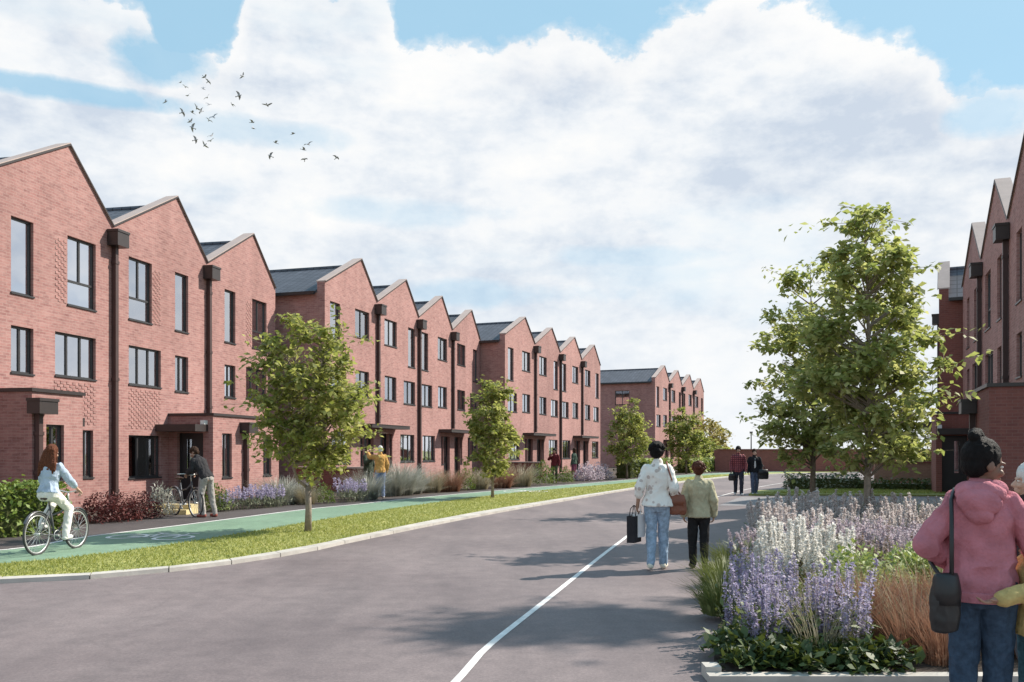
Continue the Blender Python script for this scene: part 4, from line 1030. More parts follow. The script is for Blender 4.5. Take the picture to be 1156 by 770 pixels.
def make_bike(label, frame_mat, cat='bicycle'):
    root = empty('bicycle', label=label, cat=cat); wr = .335
    ax = [(0, -.52, wr), (0, .54, wr)]
    m = MB(); bb = (0, -.07, .28); st = (0, -.21, .80); h0 = (0, .36, .66); h1 = (0, .32, .84)
    m.tube([bb, st], .018); m.tube([h0, h1], .022); m.tube([bb, (0, .12, .40), (0, .355, .68)], .021); m.tube([(0, -.17, .62), (0, .1, .66), (0, .335, .79)], .016)
    for s in (-1, 1):
        m.tube([(s*.03, -.07, .28), (s*.05, -.52, wr)], .010, 6); m.tube([(s*.015, -.19, .74), (s*.05, -.52, wr)], .009, 6)
        m.tube([(s*.03, .37, .62), (s*.05, .45, .48), (s*.05, .54, wr)], .012, 6)
    m.tube([(0, .37, .66), (0, .365, .60)], .03); m.build('frame', frame_mat, root, smooth=True)
    for c in ax:
        m = MB(); ring_tube(m, c, wr, .02); w = m.build('wheel', M_tyre, root, smooth=True)
        m = MB(); ring_tube(m, c, wr-.026, .011); m.tube([(-.05, c[1], c[2]), (.05, c[1], c[2])], .02, 8); m.build('rim', M_rim, w, smooth=True)
        m = MB()
        for i in range(24):
            a = 2*PI*i/24; q = (wr-.03); m.tube([((.03 if i % 2 else -.03), c[1], c[2]), (0, c[1]+q*math.cos(a), c[2]+q*math.sin(a))], .0022, 3, cap=False)
        m.build('spoke', M_rim, w)
        m = MB(); a0, a1 = (.35, 2.6) if c[1] < 0 else (.6, 2.4); b = []
        for i in range(15):
            a = a0+(a1-a0)*i/14; r = wr+.035; b.append((c[1]+r*math.cos(a), c[2]+r*math.sin(a)))
        for p, q in zip(b, b[1:]): m.hexa([(-.028, p[0], p[1]), (.028, p[0], p[1]), (.028, q[0], q[1]), (-.028, q[0], q[1]), (-.02, p[0], p[1]+.012), (.02, p[0], p[1]+.012), (.02, q[0], q[1]+.012), (-.02, q[0], q[1]+.012)])
        m.build('mudguard', frame_mat, root)
    m = MB(); m.tube([(0, -.21, .79), (0, -.225, .90)], .013, 6)
    m.loft([[(wd*math.cos(2*PI*k/10), yy, .915+hh*math.sin(2*PI*k/10)) for k in range(10)] for yy, wd, hh in ((-.37, .03, .01), (-.34, .085, .03), (-.28, .09, .034), (-.2, .05, .026), (-.1, .022, .018), (-.07, .01, .008))]); m.build('saddle', M_sad, root, smooth=True)
    m = MB(); m.tube([(0, .32, .83), (0, .30, .98)], .014, 6); m.tube([(-.29, .08, 1.0), (-.29, .2, 1.02), (-.2, .30, 1.03), (0, .31, .99), (.2, .30, 1.03), (.29, .2, 1.02), (.29, .08, 1.0)], .011, 7); hb = m.build('handlebar', M_rim, root, smooth=True)
    m = MB()
    for s in (-1, 1): m.tube([(s*.29, .2, 1.02), (s*.29, .06, .998)], .017, 8)
    m.build('grip', M_sad, hb)
    m = MB(); ring_tube(m, (.05, bb[1], bb[2]), .085, .006, 20, 4); m.tube([(-.08, bb[1], bb[2]), (.08, bb[1], bb[2])], .018, 8)
    m.tube([(.07, bb[1], bb[2]), (.085, bb[1]+.13, bb[2]-.10)], .01, 5); m.tube([(-.07, bb[1], bb[2]), (-.085, bb[1]-.13, bb[2]+.10)], .01, 5)
    cr = m.build('crank', M_rim, root)
    for p in ((.135, bb[1]+.13, bb[2]-.10), (-.135, bb[1]-.13, bb[2]+.10)):
        m = MB(); m.box(p[0]-.045, p[0]+.045, p[1]-.04, p[1]+.04, p[2]-.012, p[2]+.012); m.build('pedal', M_tyre, cr)
    return root
bx, by = -7.06, 13.75
bike = make_bike('pale city bicycle being ridden on the green path', M_bframe); bike.location = (bx, by, ZL+.012); bike.rotation_euler = (0, 0, R(-7)); bike.scale = (.91, .91, .91)
x, y = G(218, 582, ZL); bike2 = make_bike('bicycle standing at the house entrance held by the leaning man', M_bframe); bike2.location = (x-.14, y-.18, ZL); bike2.rotation_euler = (0, 0, R(180+48))

# ------------------------------------------------------------------ people
def remesh(mb, voxel, smooth=3, name='m', fold=0.0, fs=9.0, seed=0):
    me = mb.mesh('tmp'); o = link(bpy.data.objects.new('tmp', me))
    r = o.modifiers.new('r', 'REMESH'); r.mode = 'VOXEL'; r.voxel_size = voxel; r.use_smooth_shade = True
    s = o.modifiers.new('s', 'SMOOTH'); s.factor = .6; s.iterations = smooth
    dg = bpy.context.evaluated_depsgraph_get(); dg.update()
    out = bpy.data.meshes.new_from_object(o.evaluated_get(dg)); out.name = name
    bpy.data.objects.remove(o); bpy.data.meshes.remove(me)
    if fold:
        n = len(out.vertices); co_ = np.empty(n*3); no = np.empty(n*3); out.vertices.foreach_get('co', co_); out.vertices.foreach_get('normal', no)
        co_ = co_.reshape(-1, 3); no = no.reshape(-1, 3)
        h = np.array([noise.noise(Vector((p[0]*fs+seed, p[1]*fs, p[2]*fs*.42)))+.5*noise.noise(Vector((p[0]*fs*2.2, p[1]*fs*2.2+seed, p[2]*fs*1.6))) for p in co_])
        h = 1-np.abs(h)*2
        co_ += no*(h*fold)[:, None]; out.vertices.foreach_set('co', co_.reshape(-1))
    out.polygons.foreach_set('use_smooth', np.ones(len(out.polygons), dtype=bool)); out.update()
    return out
def ell_ring(c, rx, ry, M=None, n=18):
    pts = [Vector((rx*math.cos(2*PI*k/n), ry*math.sin(2*PI*k/n), 0)) for k in range(n)]
    return [Vector(c)+(M @ p if M is not None else p) for p in pts]
def add_hand(mb, w, d, palm, s=1.0, curl=.5, side=1):
    """palm, four bent fingers of different lengths and a thumb from the side of the palm"""
    d = Vector(d).normalized(); nrm = Vector(palm); nrm = (nrm-d*nrm.dot(d)).normalized(); a = d.cross(nrm)*side
    w = Vector(w)
    mb.capsule(w-d*.02*s, w+d*.03*s, .024*s, .028*s, 10)
    for i, (o, l) in enumerate(((-.027, .068), (-.009, .078), (.010, .072), (.027, .056))):
        k = w+d*.085*s+a*o*s; mb.capsule(w+d*.02*s+a*o*.6*s, k, .015*s, .0125*s, 8)
        c1 = curl*.9; v1 = (d*math.cos(c1)+nrm*math.sin(c1)); p1 = k+v1*l*.5*s; mb.capsule(k, p1, .0108*s, .0095*s, 8)
        c2 = curl*2.0; v2 = (d*math.cos(c2)+nrm*math.sin(c2)); mb.capsule(p1, p1+v2*l*.55*s, .0095*s, .008*s, 8)
    tb = w+d*.02*s-a*.026*s; t1 = tb+(d*.6-a*.7+nrm*.35).normalized()*.042*s; mb.capsule(tb, t1, .0135*s, .0115*s, 8)
    mb.capsule(t1, t1+(d*.9-a*.15+nrm*.4).normalized()*.032*s, .0112*s, .009*s, 8)
def cloth(name, c, var=.12, scale=10): return simple(name, c, .88, var*1.4, scale, spec=.2, bmp=.4)
def skin(name, c): return simple(name, c, .55, .06, 6)
SK = {'dark': skin('skin_deep', (.20, .105, .07)), 'mid': skin('skin_tan', (.36, .20, .14)), 'fair': skin('skin_fair', (.55, .35, .26))}
def person(label, H, loc, rz, J=None, top=None, legs=None, shoe=None, hair=None, skin_='mid', yaw=0, pitch=0, lean=0, twist=0, voxel=.012, face=True, female=False, hs=1.0):
    J = J or {}; s = H/1.75
    root = empty('person', loc, rz, label, 'person'); root.scale = (s, s, s)
    hipz = J.get('hipz', .93); hx, hy = J.get('hip', (0, 0))
    shw = .165 if female else .185
    HC = Vector((hx, hy, hipz)); ML = Matrix.Rotation(-lean, 3, 'X') @ Matrix.Rotation(twist, 3, 'Z')
    up = lambda p: HC+ML @ (Vector(p)-Vector((0, 0, .93)))
    Lg = {}
    for sd_, n in ((-1, 'l'), (1, 'r')):
        Lg['hip'+n] = HC+Vector((sd_*.088, 0, -.01)); Lg['knee'+n] = Vector(J.get('knee'+n, (sd_*.095, .02, .50))); Lg['ank'+n] = Vector(J.get('ank'+n, (sd_*.1, -.02, .085)))
        Lg['sh'+n] = up((sd_*(shw-.022), 0, 1.388)); Lg['elb'+n] = Vector(J.get('elb'+n, (sd_*(shw+.055), -.03, 1.13))); Lg['wr'+n] = Vector(J.get('wr'+n, (sd_*(shw+.06), .05, .89)))
        Lg['toe'+n] = Vector(J.get('toe'+n, Lg['ank'+n]+Vector((sd_*.03, .14, -.045))))
    wst = .118 if female else .135; hipr = .172 if female else .16
    prof = [(.80, .10, .085), (.86, hipr*.95, .115), (.95, hipr, .118), (1.03, wst*1.12, .10), (1.10, wst, .093), (1.22, .142 if female else .152, .108), (1.34, .16 if female else .175, .108), (1.40, .142 if female else .158, .090), (1.44, .105, .072), (1.475, .06, .056)]
    b = MB()
    b.loft([ell_ring(up((0, 0, z)), rx, ry, ML) for z, rx, ry in prof])
    nk = up((0, .012, 1.545)); b.capsule(up((0, -.005, 1.43)), nk, .056, .05)
    for n in 'lr':
        b.capsule(Lg['hip'+n], Lg['knee'+n], .082, .054); b.capsule(Lg['knee'+n], Lg['ank'+n], .055, .036); b.capsule(Lg['ank'+n]+Vector((0, -.02, -.04)), Lg['toe'+n], .036, .03)
        b.capsule(Lg['sh'+n], Lg['elb'+n], .05, .037); b.capsule(Lg['elb'+n], Lg['wr'+n], .038, .025)
        d = (Lg['wr'+n]-Lg['elb'+n]).normalized(); pd = J.get('palm'+n, (-1 if n == 'r' else 1, .2, 0))
        add_hand(b, Lg['wr'+n]+d*.01, d, pd, 1.0, J.get('curl', .55), 1 if n == 'l' else -1)
    MH = ML @ Matrix.Rotation(yaw, 3, 'Z') @ Matrix.Rotation(-pitch, 3, 'X') @ Matrix.Diagonal((hs, hs, hs)); HO = up((0, .0, 1.515))
    hp = lambda p: HO+MH @ Vector(p)
    b.ellipsoid(hp((0, -.008, .128)), (.074, .093, .098), MH); b.ellipsoid(hp((0, .032, .066)), (.056, .06, .072), MH); b.ellipsoid(hp((0, .068, .022)), (.03, .026, .024), MH)
    b.capsule(hp((0, .088, .10)), hp((0, .110, .068)), .010, .0145, 8); b.ellipsoid(hp((0, .104, .062)), (.019, .013, .011), MH)
    b.ellipsoid(hp((0, .090, .036)), (.026, .014, .007), MH); b.ellipsoid(hp((0, .088, .026)), (.022, .013, .007), MH)
    for sx_ in (-1, 1):
        b.ellipsoid(hp((sx_*.076, -.005, .088)), (.011, .021, .032), MH); b.ellipsoid(hp((sx_*.036, .072, .066)), (.026, .02, .022), MH); b.ellipsoid(hp((sx_*.032, .080, .118)), (.03, .014, .008), MH)
    mob('body', remesh(b, min(voxel, .008), 2, 'body'), SK[skin_], root)
    if face:
        for sx_ in (-1, 1):
            m = MB(); m.ellipsoid(hp((sx_*.031, .078, .10)), (.0145, .010, .0095), MH, 10, 7); e = m.build('eye', simple('eye_white', (.75, .72, .68), .3, .02), root, smooth=True)
            m = MB(); m.ellipsoid(hp((sx_*.031, .0865, .10)), (.006, .0035, .006), MH, 8, 6); m.build('iris', M_black, e, smooth=True)
    if legs:
        k = legs.get('bulk', .014); m = MB(); t0 = legs.get('top', 1.02); hem = legs.get('hem', 0.0)
        m.loft([ell_ring(up((0, 0, z)), rx+k*.8, ry+k*.8, ML) for z, rx, ry in prof if z <= t0])
        for n in 'lr':
            an = Lg['ank'+n].lerp(Lg['knee'+n], hem); m.capsule(Lg['hip'+n], Lg['knee'+n], .084+k, .056+k); m.capsule(Lg['knee'+n], an, .057+k, legs.get('cuff', .042)+k*.7)
        mob('trousers', remesh(m, voxel*.8, 3, 'trousers', .010, 9, len(label)), legs['mat'], root)
    if top:
        k = top.get('bulk', .018); m = MB(); hem = top.get('hem', .88); fl = top.get('flare', 0.0)
        pr = [p for p in prof if p[0] >= hem-.05]; rings = []
        lo = [p for p in prof if p[0] <= hem+.06][-1]
        rings = [(hem, lo[1]+.004+fl, lo[2]+.004+fl)]+[p for p in prof if p[0] > hem+.04][:-1]
        loose = top.get('loose', 0)
        m.loft([ell_ring(up((0, 0, z)), max(rx, loose*.16)+k+fl*max(0, (1.25-z))*1.2, max(ry, loose*.112)+k+fl*max(0, (1.25-z))*1.2, ML) for z, rx, ry in rings])
        if top.get('collar', True): m.capsule(up((0, -.01, 1.44)), up((0, -.005, 1.475)), .068+k*.5, .060+k*.4)
        for n in 'lr':
            sl_ = top.get('sleeve', 1.0); q = Lg['wr'+n] if sl_ >= 1 else Lg['elb'+n].lerp(Lg['wr'+n], sl_)
            m.capsule(Lg['sh'+n], Lg['elb'+n], .050+k*.7, .043+k*.9); m.capsule(Lg['elb'+n], q, .044+k, (.030 if sl_ >= 1 else .036)+k*.75)
        if top.get('hood'):
            for q, r in (((0, -.095, 1.455), (.122, .062, .060)), ((0, -.135, 1.405), (.105, .052, .075)), ((0, -.140, 1.35), (.070, .042, .060)), ((-.085, -.04, 1.478), (.048, .062, .038)), ((.085, -.04, 1.478), (.048, .062, .038)), ((-.075, .025, 1.468), (.036, .05, .034)), ((.075, .025, 1.468), (.036, .05, .034))):
                m.ellipsoid(up(q), r, ML)
        mob(top.get('name', 'shirt'), remesh(m, voxel*.8, 3, 'top', top.get('fold', .012), top.get('fs', 9), len(label)*3), top['mat'], root)
        if top.get('inner'):
            m = MB(); m.loft([ell_ring(up((0, .105+k*.5 - abs(z-1.2)*.05, z)), .035+.02*(1.3-z), .03, ML, 10) for z in (.93, 1.0, 1.1, 1.2, 1.3, 1.38)]); m.build('undershirt', top['inner'], root, smooth=True)
        if top.get('band'):
            m = MB(); m.loft([ell_ring(up((0, 0, z)), rings[0][1]+k+.004+fl, rings[0][2]+k+.004+fl, ML) for z in (hem-.03, hem+.03)]); mob('hem_band', remesh(m, voxel*.6, 2, 'hem'), top['mat'], root)
    for n in 'lr':
        m = MB(); a = Lg['ank'+n]; t = Lg['toe'+n]; fd = (t-a); fd.z = 0 if abs(fd.z) < .12 else fd.z
        hl = a+Vector((0, -.025, -.04)); m.capsule(hl, t+Vector((0, 0, .002)), .043, .036); m.capsule(a+Vector((0, 0, -.0)), hl, .042, .043)
        mob('shoe', remesh(m, .009, 2, 'shoe'), shoe or M_black, root)
    if hair:
        m = MB(); st = hair.get('style', 'short'); g_ = hair.get('vol', .014)
        m.ellipsoid(hp((0, -.024, .142)), (.075+g_, .092+g_*.8, .090+g_), MH); m.ellipsoid(hp((0, -.05, .09)), (.066+g_*.8, .052+g_, .07), MH)
        if st == 'afro': 
            for i in range(26):
                a_, e_ = random.uniform(0, 6.28), random.uniform(-.2, 1.4); v = Vector((math.cos(a_)*math.cos(e_)*.085, math.sin(a_)*math.cos(e_)*.095-.035, math.sin(e_)*.09+.135))
                if v.y < .05: m.ellipsoid(hp(v), (.034, .034, .034), MH)
        if st == 'bun':
            m.ellipsoid(hp((-.01, -.062, .250)), (.040, .038, .034), MH); m.ellipsoid(hp((.016, -.085, .236)), (.030, .032, .030), MH)
        if st == 'bob':
            for sx_ in (-1, 1): m.ellipsoid(hp((sx_*.062, -.02, .07)), (.03, .06, .085), MH)
            m.ellipsoid(hp((0, -.07, .05)), (.075, .045, .09), MH)
        if st == 'long':
            for i in range(9):
                xx = (i-4)*.022; m.capsule(hp((xx*.8, -.075, .12)), hp((xx*1.5, -.105-.01*(i % 2), -.10-.05*(i % 3))), .032, .022); m.capsule(hp((xx*1.5, -.105, -.10)), hp((xx*1.6, -.10, -.30+.04*(i % 3))), .025, .012)
            for sx_ in (-1, 1): m.capsule(hp((sx_*.07, -.01, .1)), hp((sx_*.085, .0, -.12)), .025, .014)
        mob('hair', remesh(m, .008, 1, 'hair', .007 if st != 'bun' else .004, 34, 3), hair['mat'], root)
    return root
H_blk = simple('black_hair', (.010, .008, .008), .62, .3, 40, spec=.15, bmp=.6); H_brn = simple('brown_hair', (.045, .021, .012), .65, .3, 40, spec=.15, bmp=.6); H_red = simple('auburn_hair', (.13, .042, .02), .62, .3, 40, spec=.2, bmp=.6); H_wht = simple('white_hair', (.62, .61, .58), .6, .1, 30)
denim = lambda n, c: cloth(n, c, .2, 26)
def plaid(name, c1, c2, sc=14):
    m, nt, b = nodes_of(name); tc = N(nt, 'ShaderNodeTexCoord').outputs['Object']
    w1 = N(nt, 'ShaderNodeTexWave'); w1.inputs['Scale'].default_value = sc/3; w1.bands_direction = 'X'; w2 = N(nt, 'ShaderNodeTexWave'); w2.inputs['Scale'].default_value = sc/3; w2.bands_direction = 'Z'
    L(nt, tc, w1.inputs['Vector']); L(nt, tc, w2.inputs['Vector'])
    a = N(nt, 'ShaderNodeMath', operation='MULTIPLY'); L(nt, w1.outputs['Fac'], a.inputs[0]); L(nt, w2.outputs['Fac'], a.inputs[1])
    L(nt, ramp(nt, a.outputs[0], [(.2, c1), (.6, c2)]), b.inputs['Base Color']); b.inputs['Roughness'].default_value = .85; return m
def floral(name, c0, c1):
    m, nt, b = nodes_of(name); tc = N(nt, 'ShaderNodeTexCoord').outputs['Object']
    v = N(nt, 'ShaderNodeTexVoronoi'); v.inputs['Scale'].default_value = 11; L(nt, tc, v.inputs['Vector'])
    L(nt, ramp(nt, v.outputs['Distance'], [(.0, c1), (.24, c1), (.34, c0)]), b.inputs['Base Color']); b.inputs['Roughness'].default_value = .85; return m

# the cyclist
person('young woman with long auburn hair cycling in pale blue top and white trousers', 1.75*.91, (bx, by, ZL+.012), R(-7),
       dict(hip=(0, -.235), hipz=1.0, kneer=(.11, .16, .72), ankr=(.135, .03, .27), toer=(.14, .17, .235), kneel=(-.11, .12, .90), ankl=(-.135, -.22, .47), toel=(-.14, -.08, .43),
            elbl=(-.25, -.02, 1.2), wrl=(-.285, .13, 1.06), elbr=(.25, -.02, 1.2), wrr=(.285, .13, 1.06), curl=.9, palml=(0, 0, -1), palmr=(0, 0, -1)),
       dict(mat=cloth('pale_blue_knit', (.42, .50, .62)), hem=.93, sleeve=.55), dict(mat=cloth('white_cotton', (.78, .76, .72), .05)), cloth('white_canvas', (.75, .73, .70), .05),
       dict(mat=H_red, style='long', vol=.016), 'fair', lean=R(9), female=True, voxel=.011)
# the man leaning over the bicycle
x, y = G(231, 584, ZL)
person('man in dark jacket and grey trousers bending over the bicycle at the entrance', 1.78, (x+.04, y, ZL), R(66),
       dict(elbl=(-.2, .26, 1.12), wrl=(-.12, .46, 1.02), elbr=(.24, .22, 1.10), wrr=(.2, .44, 1.02), kneel=(-.1, .08, .5), ankr=(.13, -.14, .085), kneer=(.12, -.04, .5), palml=(0, 0, -1), palmr=(0, 0, -1), curl=.8),
       dict(mat=cloth('charcoal_jacket', (.035, .033, .036)), bulk=.024, sleeve=.8, name='jacket'), dict(mat=cloth('grey_chino', (.36, .33, .31))), cloth('red_shoe', (.3, .09, .07)),
       dict(mat=H_brn, style='short'), 'mid', lean=R(32), pitch=R(5), yaw=R(25), voxel=.013)
# ochre jacket man and the person he meets
x, y = G(429, 562.5, ZL)
person('man in ochre jacket and blue jeans seen from behind, raising one arm', 1.76, (x, y, ZL), R(28),
       dict(elbl=(-.30, .16, 1.36), wrl=(-.30, .36, 1.50), ankl=(-.13, -.06, .085)), dict(mat=cloth('ochre_jacket', (.56, .31, .10)), bulk=.028, hem=.86, name='jacket'),
       dict(mat=denim('blue_denim', (.20, .26, .42)), bulk=.022), cloth('pale_trainer', (.6, .58, .56)), dict(mat=H_wht, style='short', vol=.006), 'fair', voxel=.014, face=False)
x, y = G(411, 562.5, ZL)
person('person in dark green clothes standing among shrubs facing the ochre jacket man', 1.74, (x, y+.9, ZL), R(-128), dict(elbr=(.24, .12, 1.18), wrr=(.2, .36, 1.28)),
       dict(mat=cloth('dark_green_coat', (.05, .065, .045)), bulk=.03, hem=.80, name='coat'), dict(mat=cloth('dark_olive_trousers', (.06, .06, .045))), M_black, dict(mat=H_brn, style='short'), 'mid', voxel=.014, face=False)
# two pedestrians further on
x, y = G(626, 545.2, ZL)
person('pedestrian in dark red top and dark green trousers by the grass mounds', 1.72, (x, y, ZL), R(160), dict(elbr=(.27, .1, 1.2), wrr=(.12, .26, 1.34)),
       dict(mat=cloth('maroon_top', (.13, .02, .025)), bulk=.026, name='jumper'), dict(mat=cloth('moss_trousers', (.10, .10, .06)), bulk=.02), cloth('brown_boot', (.10, .06, .03)), dict(mat=H_blk, style='short'), 'mid', voxel=.016, face=False)
x, y = G(648, 542.5, ZL)
person('pedestrian in dark green jacket and plum trousers near the mauve shrubs', 1.76, (x, y, ZL), R(60), dict(),
       dict(mat=cloth('bottle_green', (.06, .09, .07)), bulk=.026, name='jacket'), dict(mat=cloth('plum_trousers', (.20, .06, .10)), bulk=.02), M_black, dict(mat=H_brn, style='bob'), 'fair', voxel=.016, face=False, female=True)
# mother and child walking away
WX, WY = 1.97, 12.0
person('woman in white floral blouse and light jeans walking away with shopping bags', 1.72, (WX, WY, .004), R(-12),
       dict(ankl=(-.085, -.10, .10), kneel=(-.085, .03, .5), ankr=(.075, .10, .085), kneer=(.08, .09, .5), elbl=(-.235, -.06, 1.14), wrl=(-.27, .0, .90), elbr=(.23, -.06, 1.14), wrr=(.20, .10, .96), curl=1.0),
       dict(mat=floral('white_floral', (.80, .77, .72), (.52, .44, .40)), hem=.88, bulk=.024, sleeve=.45, flare=.02, fold=.010, name='blouse'),
       dict(mat=denim('light_denim', (.32, .42, .54))), cloth('cream_trainer', (.76, .70, .58), .06), dict(mat=H_blk, style='afro', vol=.026), 'mid', yaw=R(-14), female=True, voxel=.010)
person('child with red brown hair in olive jumper and black trousers beside the mother', 1.46, (WX+.57, WY+.06, .004), R(-8),
       dict(ankl=(-.085, .06, .085), ankr=(.085, -.08, .10), kneer=(.09, .0, .5), wrl=(-.235, .03, .89)),
       dict(mat=cloth('olive_knit', (.44, .40, .27), .1, 16), hem=.85, bulk=.028, flare=.012, name='jumper'), dict(mat=cloth('black_trousers', (.018, .017, .018))), cloth('dark_shoe', (.06, .05, .045)),
       dict(mat=simple('chestnut_hair', (.075, .026, .016), .65, .3, 40, spec=.15), style='afro', vol=.02), 'mid', voxel=.010)
# the couple coming towards us
M_shoew = cloth('white_trainer', (.7, .7, .7), .05)
person('man in red plaid shirt and dark trousers walking towards us', 1.80, (8.28, 32.4, .004), R(172),
       dict(ankl=(-.09, .12, .09), kneel=(-.1, .12, .5), ankr=(.09, -.12, .10), kneer=(.1, .0, .5)), dict(mat=plaid('red_plaid', (.10, .02, .03), (.42, .11, .12)), bulk=.024, hem=.84, name='shirt'),
       dict(mat=cloth('navy_trousers', (.035, .038, .055)), bulk=.018), M_shoew, dict(mat=H_blk, style='short', vol=.018), 'mid', voxel=.013, female=False)
person('person in open black jacket over white shirt walking beside the plaid shirt', 1.70, (8.95, 32.7, .004), R(175),
       dict(ankl=(-.08, -.12, .09), kneel=(-.09, 0, .5), ankr=(.08, .12, .09), kneer=(.09, .12, .5)), dict(mat=cloth('black_jacket', (.018, .02, .024)), bulk=.032, hem=.86, inner=cloth('white_shirt', (.7, .7, .68), .05), name='jacket'),
       dict(mat=denim('mid_denim', (.10, .13, .20)), bulk=.016), M_shoew, dict(mat=H_brn, style='short', vol=.016), 'fair', voxel=.013)
# the woman in the pink hooded jacket, the child hugging her and a white haired companion
M_pink = simple('pink_fleece', (.50, .19, .225), .95, .16, 9, spec=.15, bmp=.5)
person('woman in pink hooded jacket and navy jeans seen from behind, hair in a bun', 1.65, (2.57, 4.86, 0), R(-32),
       dict(elbl=(-.265, -.10, 1.15), wrl=(-.17, .13, 1.04), elbr=(.30, .05, 1.13), wrr=(.26, .28, 1.10), ankl=(-.085, -.03, .085), kneel=(-.085, .0, .5), ankr=(.075, .06, .085), kneer=(.085, .05, .5), palml=(1, 0, 0)),
       dict(mat=M_pink, bulk=.024, hem=.865, loose=.90, flare=.010, hood=True, fold=.022, fs=6.5, name='jacket', band=True),
       dict(mat=denim('navy_denim', (.045, .075, .12)), bulk=.020), M_black, dict(mat=H_blk, style='bun', vol=.012), 'dark', hs=1.10, yaw=R(-54), pitch=R(10), female=True, voxel=.008)
person('child in mustard jumper with dark hair hugging the woman in pink', 1.24, (2.85, 4.80, 0), R(84),
       dict(elbl=(-.29, .17, 1.23), wrl=(-.29, .40, 1.17), elbr=(.26, .22, 1.26), wrr=(.17, .46, 1.22), palml=(0, 0, 0.99), palmr=(1, 0, 0), curl=.5),
       dict(mat=cloth('mustard_knit', (.55, .42, .17), .12, 18), bulk=.028, hem=.86, sleeve=.88, name='jumper'), dict(mat=denim('teal_denim', (.07, .16, .20))), M_shoew, dict(mat=H_brn, style='bob', vol=.02), 'mid', yaw=R(10), voxel=.008)
person('companion with white hair at the right picture border facing the woman in pink', 1.53, (3.33, 5.7, 0), R(70), dict(),
       dict(mat=cloth('plum_coat', (.05, .03, .035)), bulk=.02, name='coat'), dict(mat=cloth('grey_trousers', (.08, .08, .09))), M_black, dict(mat=H_wht, style='bob', vol=.02), 'fair', voxel=.011)

# ------------------------------------------------------------------ bags
def paper_bag(loc, rz, w, d, h, mat, label, handle=.14, tilt=0):
    root = empty('shopping_bag', loc, rz, label, 'bag'); m = MB(); t = .006; tp = 1.0
    for x0, x1, y0, y1 in ((-w/2, w/2, -d/2, -d/2+t), (-w/2, w/2, d/2-t, d/2), (-w/2, -w/2+t, -d/2+t, d/2-t), (w/2-t, w/2, -d/2+t, d/2-t)): m.box(x0, x1, y0, y1, -h, 0)
    m.box(-w/2+t, w/2-t, -d/2+t, d/2-t, -h, -h+t); bm_ = m.mesh('bag_body')
    mob('bag_body', bm_, mat, root)
    for s_ in (-1, 1):
        m = MB(); y0 = s_*(d/2-.004); m.tube([(-w*.25, y0, -.03), (-w*.2, y0*.6, handle*.7), (0, y0*.1, handle), (w*.2, y0*.6, handle*.7), (w*.25, y0, -.03)], .006, 5); m.build('handle', mat, root)
    return root
hx_, hy_, hz_ = WX-.27*.98+.0, WY+.05, .86
paper_bag((hx_-.045, hy_, .73), R(62), .27, .11, .36, cloth('black_paper', (.03, .028, .032)), 'black paper carrier bag in the left hand of the walking woman')
paper_bag((hx_+.055, hy_+.06, .75), R(40), .22, .10, .31, cloth('white_paper', (.78, .76, .76), .04), 'white paper carrier bag next to the black one')
def shoulder_bag(label, loc, rz, w, d, h, mat, strap, sm=None):
    root = empty('shoulder_bag', loc, rz, label, 'bag'); m = MB()
    m.loft([ell_ring((0, 0, z*h), w/2*k, d/2*kk, None, 20) for z, k, kk in ((-1, .72, .6), (-.97, .9, .85), (-.8, 1.0, 1.0), (-.4, 1.0, .95), (-.08, .82, .6), (0, .74, .35))]); mob('bag_body', remesh(m, .008, 2, 'bag', .006, 12, 4), mat, root)
    m = MB(); m.loft([ell_ring((0, -.012, z*h), w/2*k, d/2*kk, None, 20) for z, k, kk in ((-.52, .9, .99), (-.3, .98, 1.0), (-.05, .84, .7), (.01, .76, .45))]); m.build('flap', mat, root, smooth=True)
    m = MB(); inv = Matrix.Rotation(-rz, 3, 'Z'); pts = [inv @ (Vector(p)-Vector(loc)) for p in strap]; m.tube(pts, .012, 6); m.build('strap', sm or mat, root, smooth=True)
    return root
M_tan = simple('brown_leather', (.20, .065, .035), .5, .2, 9); M_blk2 = simple('black_leather', (.016, .016, .017), .45, .2, 9)
bl = (WX+.24, WY-.03, 1.02)
shoulder_bag('brown leather shoulder bag on the right hip of the walking woman', bl, R(-25), .30, .13, .27, M_tan,
             [(bl[0]-.08, bl[1], bl[2]-.02), (WX+.17, WY-.14, 1.22), (WX+.13, WY-.12, 1.36), (WX+.12, WY-.02, 1.462), (WX+.14, WY+.09, 1.38), (WX+.2, WY+.13, 1.2), (bl[0]+.08, bl[1]+.02, bl[2]-.02)])
pb = (2.31, 4.725, .95)
shoulder_bag('black shoulder bag hanging at the left side of the woman in pink', pb, R(15), .17, .11, .31, M_blk2,
             [(pb[0]+.02, pb[1]-.03, pb[2]-.03), (2.345, 4.725, 1.12), (2.365, 4.765, 1.25), (2.395, 4.83, 1.335), (2.435, 4.885, 1.375), (2.475, 4.95, 1.392), (2.52, 5.03, 1.35), (2.43, 5.12, 1.2), (2.36, 5.0, .98), (pb[0]+.0, pb[1]+.04, pb[2]-.03)])
for (x, y, z, lab, w) in ((8.05, 32.35, .80, 'dark bag in the hand of the plaid shirt man', .3), (9.24, 32.6, .95, 'large black bag at the side of the black jacket walker', .42)):
    shoulder_bag(lab, (x, y, z), R(5), w, .16, w*.85, M_blk2, [(x-.08, y, z-.02), (x-.03, y, z+.12), (x, y, z+.14), (x+.03, y, z+.12), (x+.08, y, z-.02)])

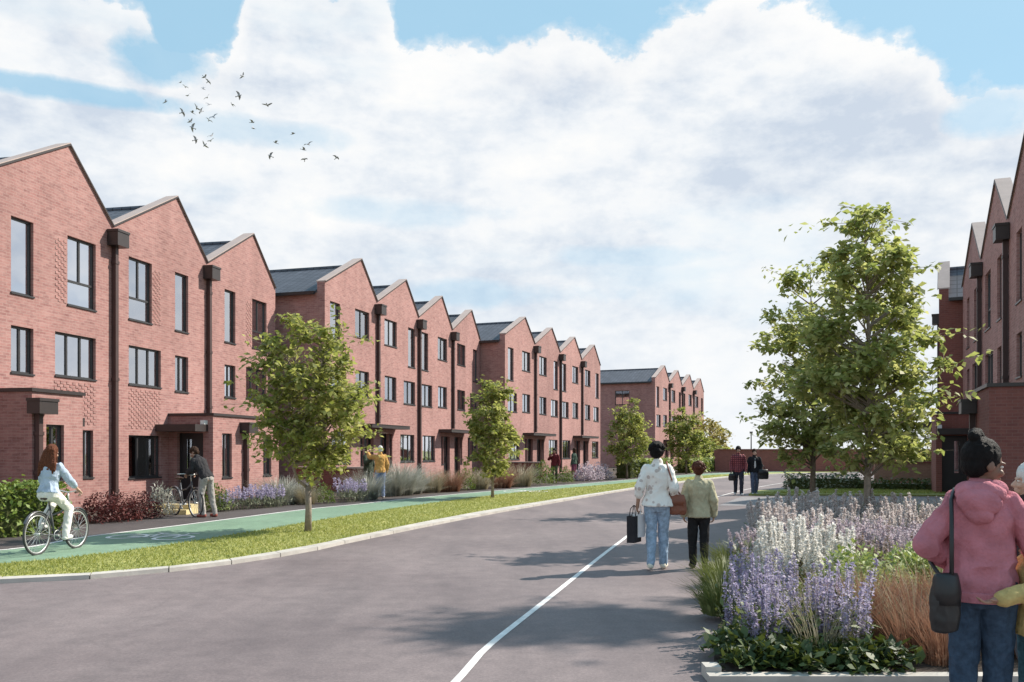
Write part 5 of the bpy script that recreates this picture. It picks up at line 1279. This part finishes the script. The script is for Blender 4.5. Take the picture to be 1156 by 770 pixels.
# ------------------------------------------------------------------ birds and the far lamp
M_bird = simple('bird_feather', (.38, .38, .41), .8, .3, 6)
bird_px = [(27,55),(44,33),(49,38),(71,27),(75,32),(69,40),(74,50),(76,58),(52,48),(46,67),(57,67),(62,62),(67,66),(55,77),(57,84),(61,98),(71,104),(79,93),(78,99),(81,72),(76,76),(114,26),(110,48),(102,58),(142,59),(125,78),(126,85),(151,101),(145,116),(171,91),(183,109),(184,120),(188,103),(220,118)]
def make_bird():
    root = empty('bird', label='small grey bird in the flock over the left roofs', cat='bird', group='flock of birds in the sky')
    m = MB(); m.loft([[(rr*math.cos(2*PI*k/10), y, rr*.9*math.sin(2*PI*k/10)) for k in range(10)] for y, rr in ((-.25, .012), (-.18, .03), (-.10, .05), (.02, .062), (.10, .05), (.14, .034), (.17, .036), (.20, .024), (.235, .006))])
    m.hexa([(-.02, -.2, -.006), (.02, -.2, -.006), (.06, -.33, -.006), (-.06, -.33, -.006), (-.02, -.2, .006), (.02, -.2, .006), (.06, -.33, .004), (-.06, -.33, .004)]); m.build('body', M_bird, root, smooth=True)
    for s_ in (-1, 1):
        m = MB(); S = [(.03, .08, -.09, 0), (.14, .11, -.08, .07), (.26, .07, -.09, .10), (.36, -.02, -.11, .10), (.42, -.10, -.13, .09)]
        for a, b in zip(S, S[1:]):
            P = [(s_*a[0], a[2], a[3]), (s_*a[0], a[1], a[3]), (s_*b[0], b[1], b[3]), (s_*b[0], b[2], b[3])]
            Q = [(p[0], p[1], p[2]+.012) for p in P]; m.hexa(P+Q)
        m.build('wing', M_bird, root, weld=True)
    return root
bproto = make_bird(); rs_ = random.Random(5)
for i, (bx_, by_) in enumerate(bird_px):
    px_, py_ = 160+bx_, 60+by_
    o = bproto if i == 0 else copy_tree(bproto)
    Yb = rs_.uniform(60, 82); s_ = rs_.uniform(.68, .95)
    o.location = ((px_-CX)/F*Yb, Yb, EYE+(HY-py_)/F*Yb); o.rotation_euler = (rs_.uniform(-.5, .7), rs_.uniform(-.9, .9), rs_.uniform(0, 6.28)); o.scale = (s_, s_, s_)
    if i in (24, 25, 26, 27, 28, 29, 30, 31, 32): tag(o, 'small grey bird in the loose tail of the flock, toward the street')
bproto['label'] = 'small grey bird at the left edge of the flock'
o = [q for q in COL.objects if q.name.startswith('bird') and q.get('category') == 'bird'][-1]; tag(o, 'last small grey bird trailing the flock on its own')
lp = empty('street_lamp', (21.6, 80, 0), 0, 'slim far street lamp above the dark brick wall', 'street lamp')
m = MB(); m.tube([(0, 0, 0), (0, 0, 3.3)], [.07, .045], 8); m.build('pole', M_black, lp)
m = MB(); m.box(-.12, .12, -.1, .1, 3.3, 3.42); m.build('lamp_head', M_black, lp)
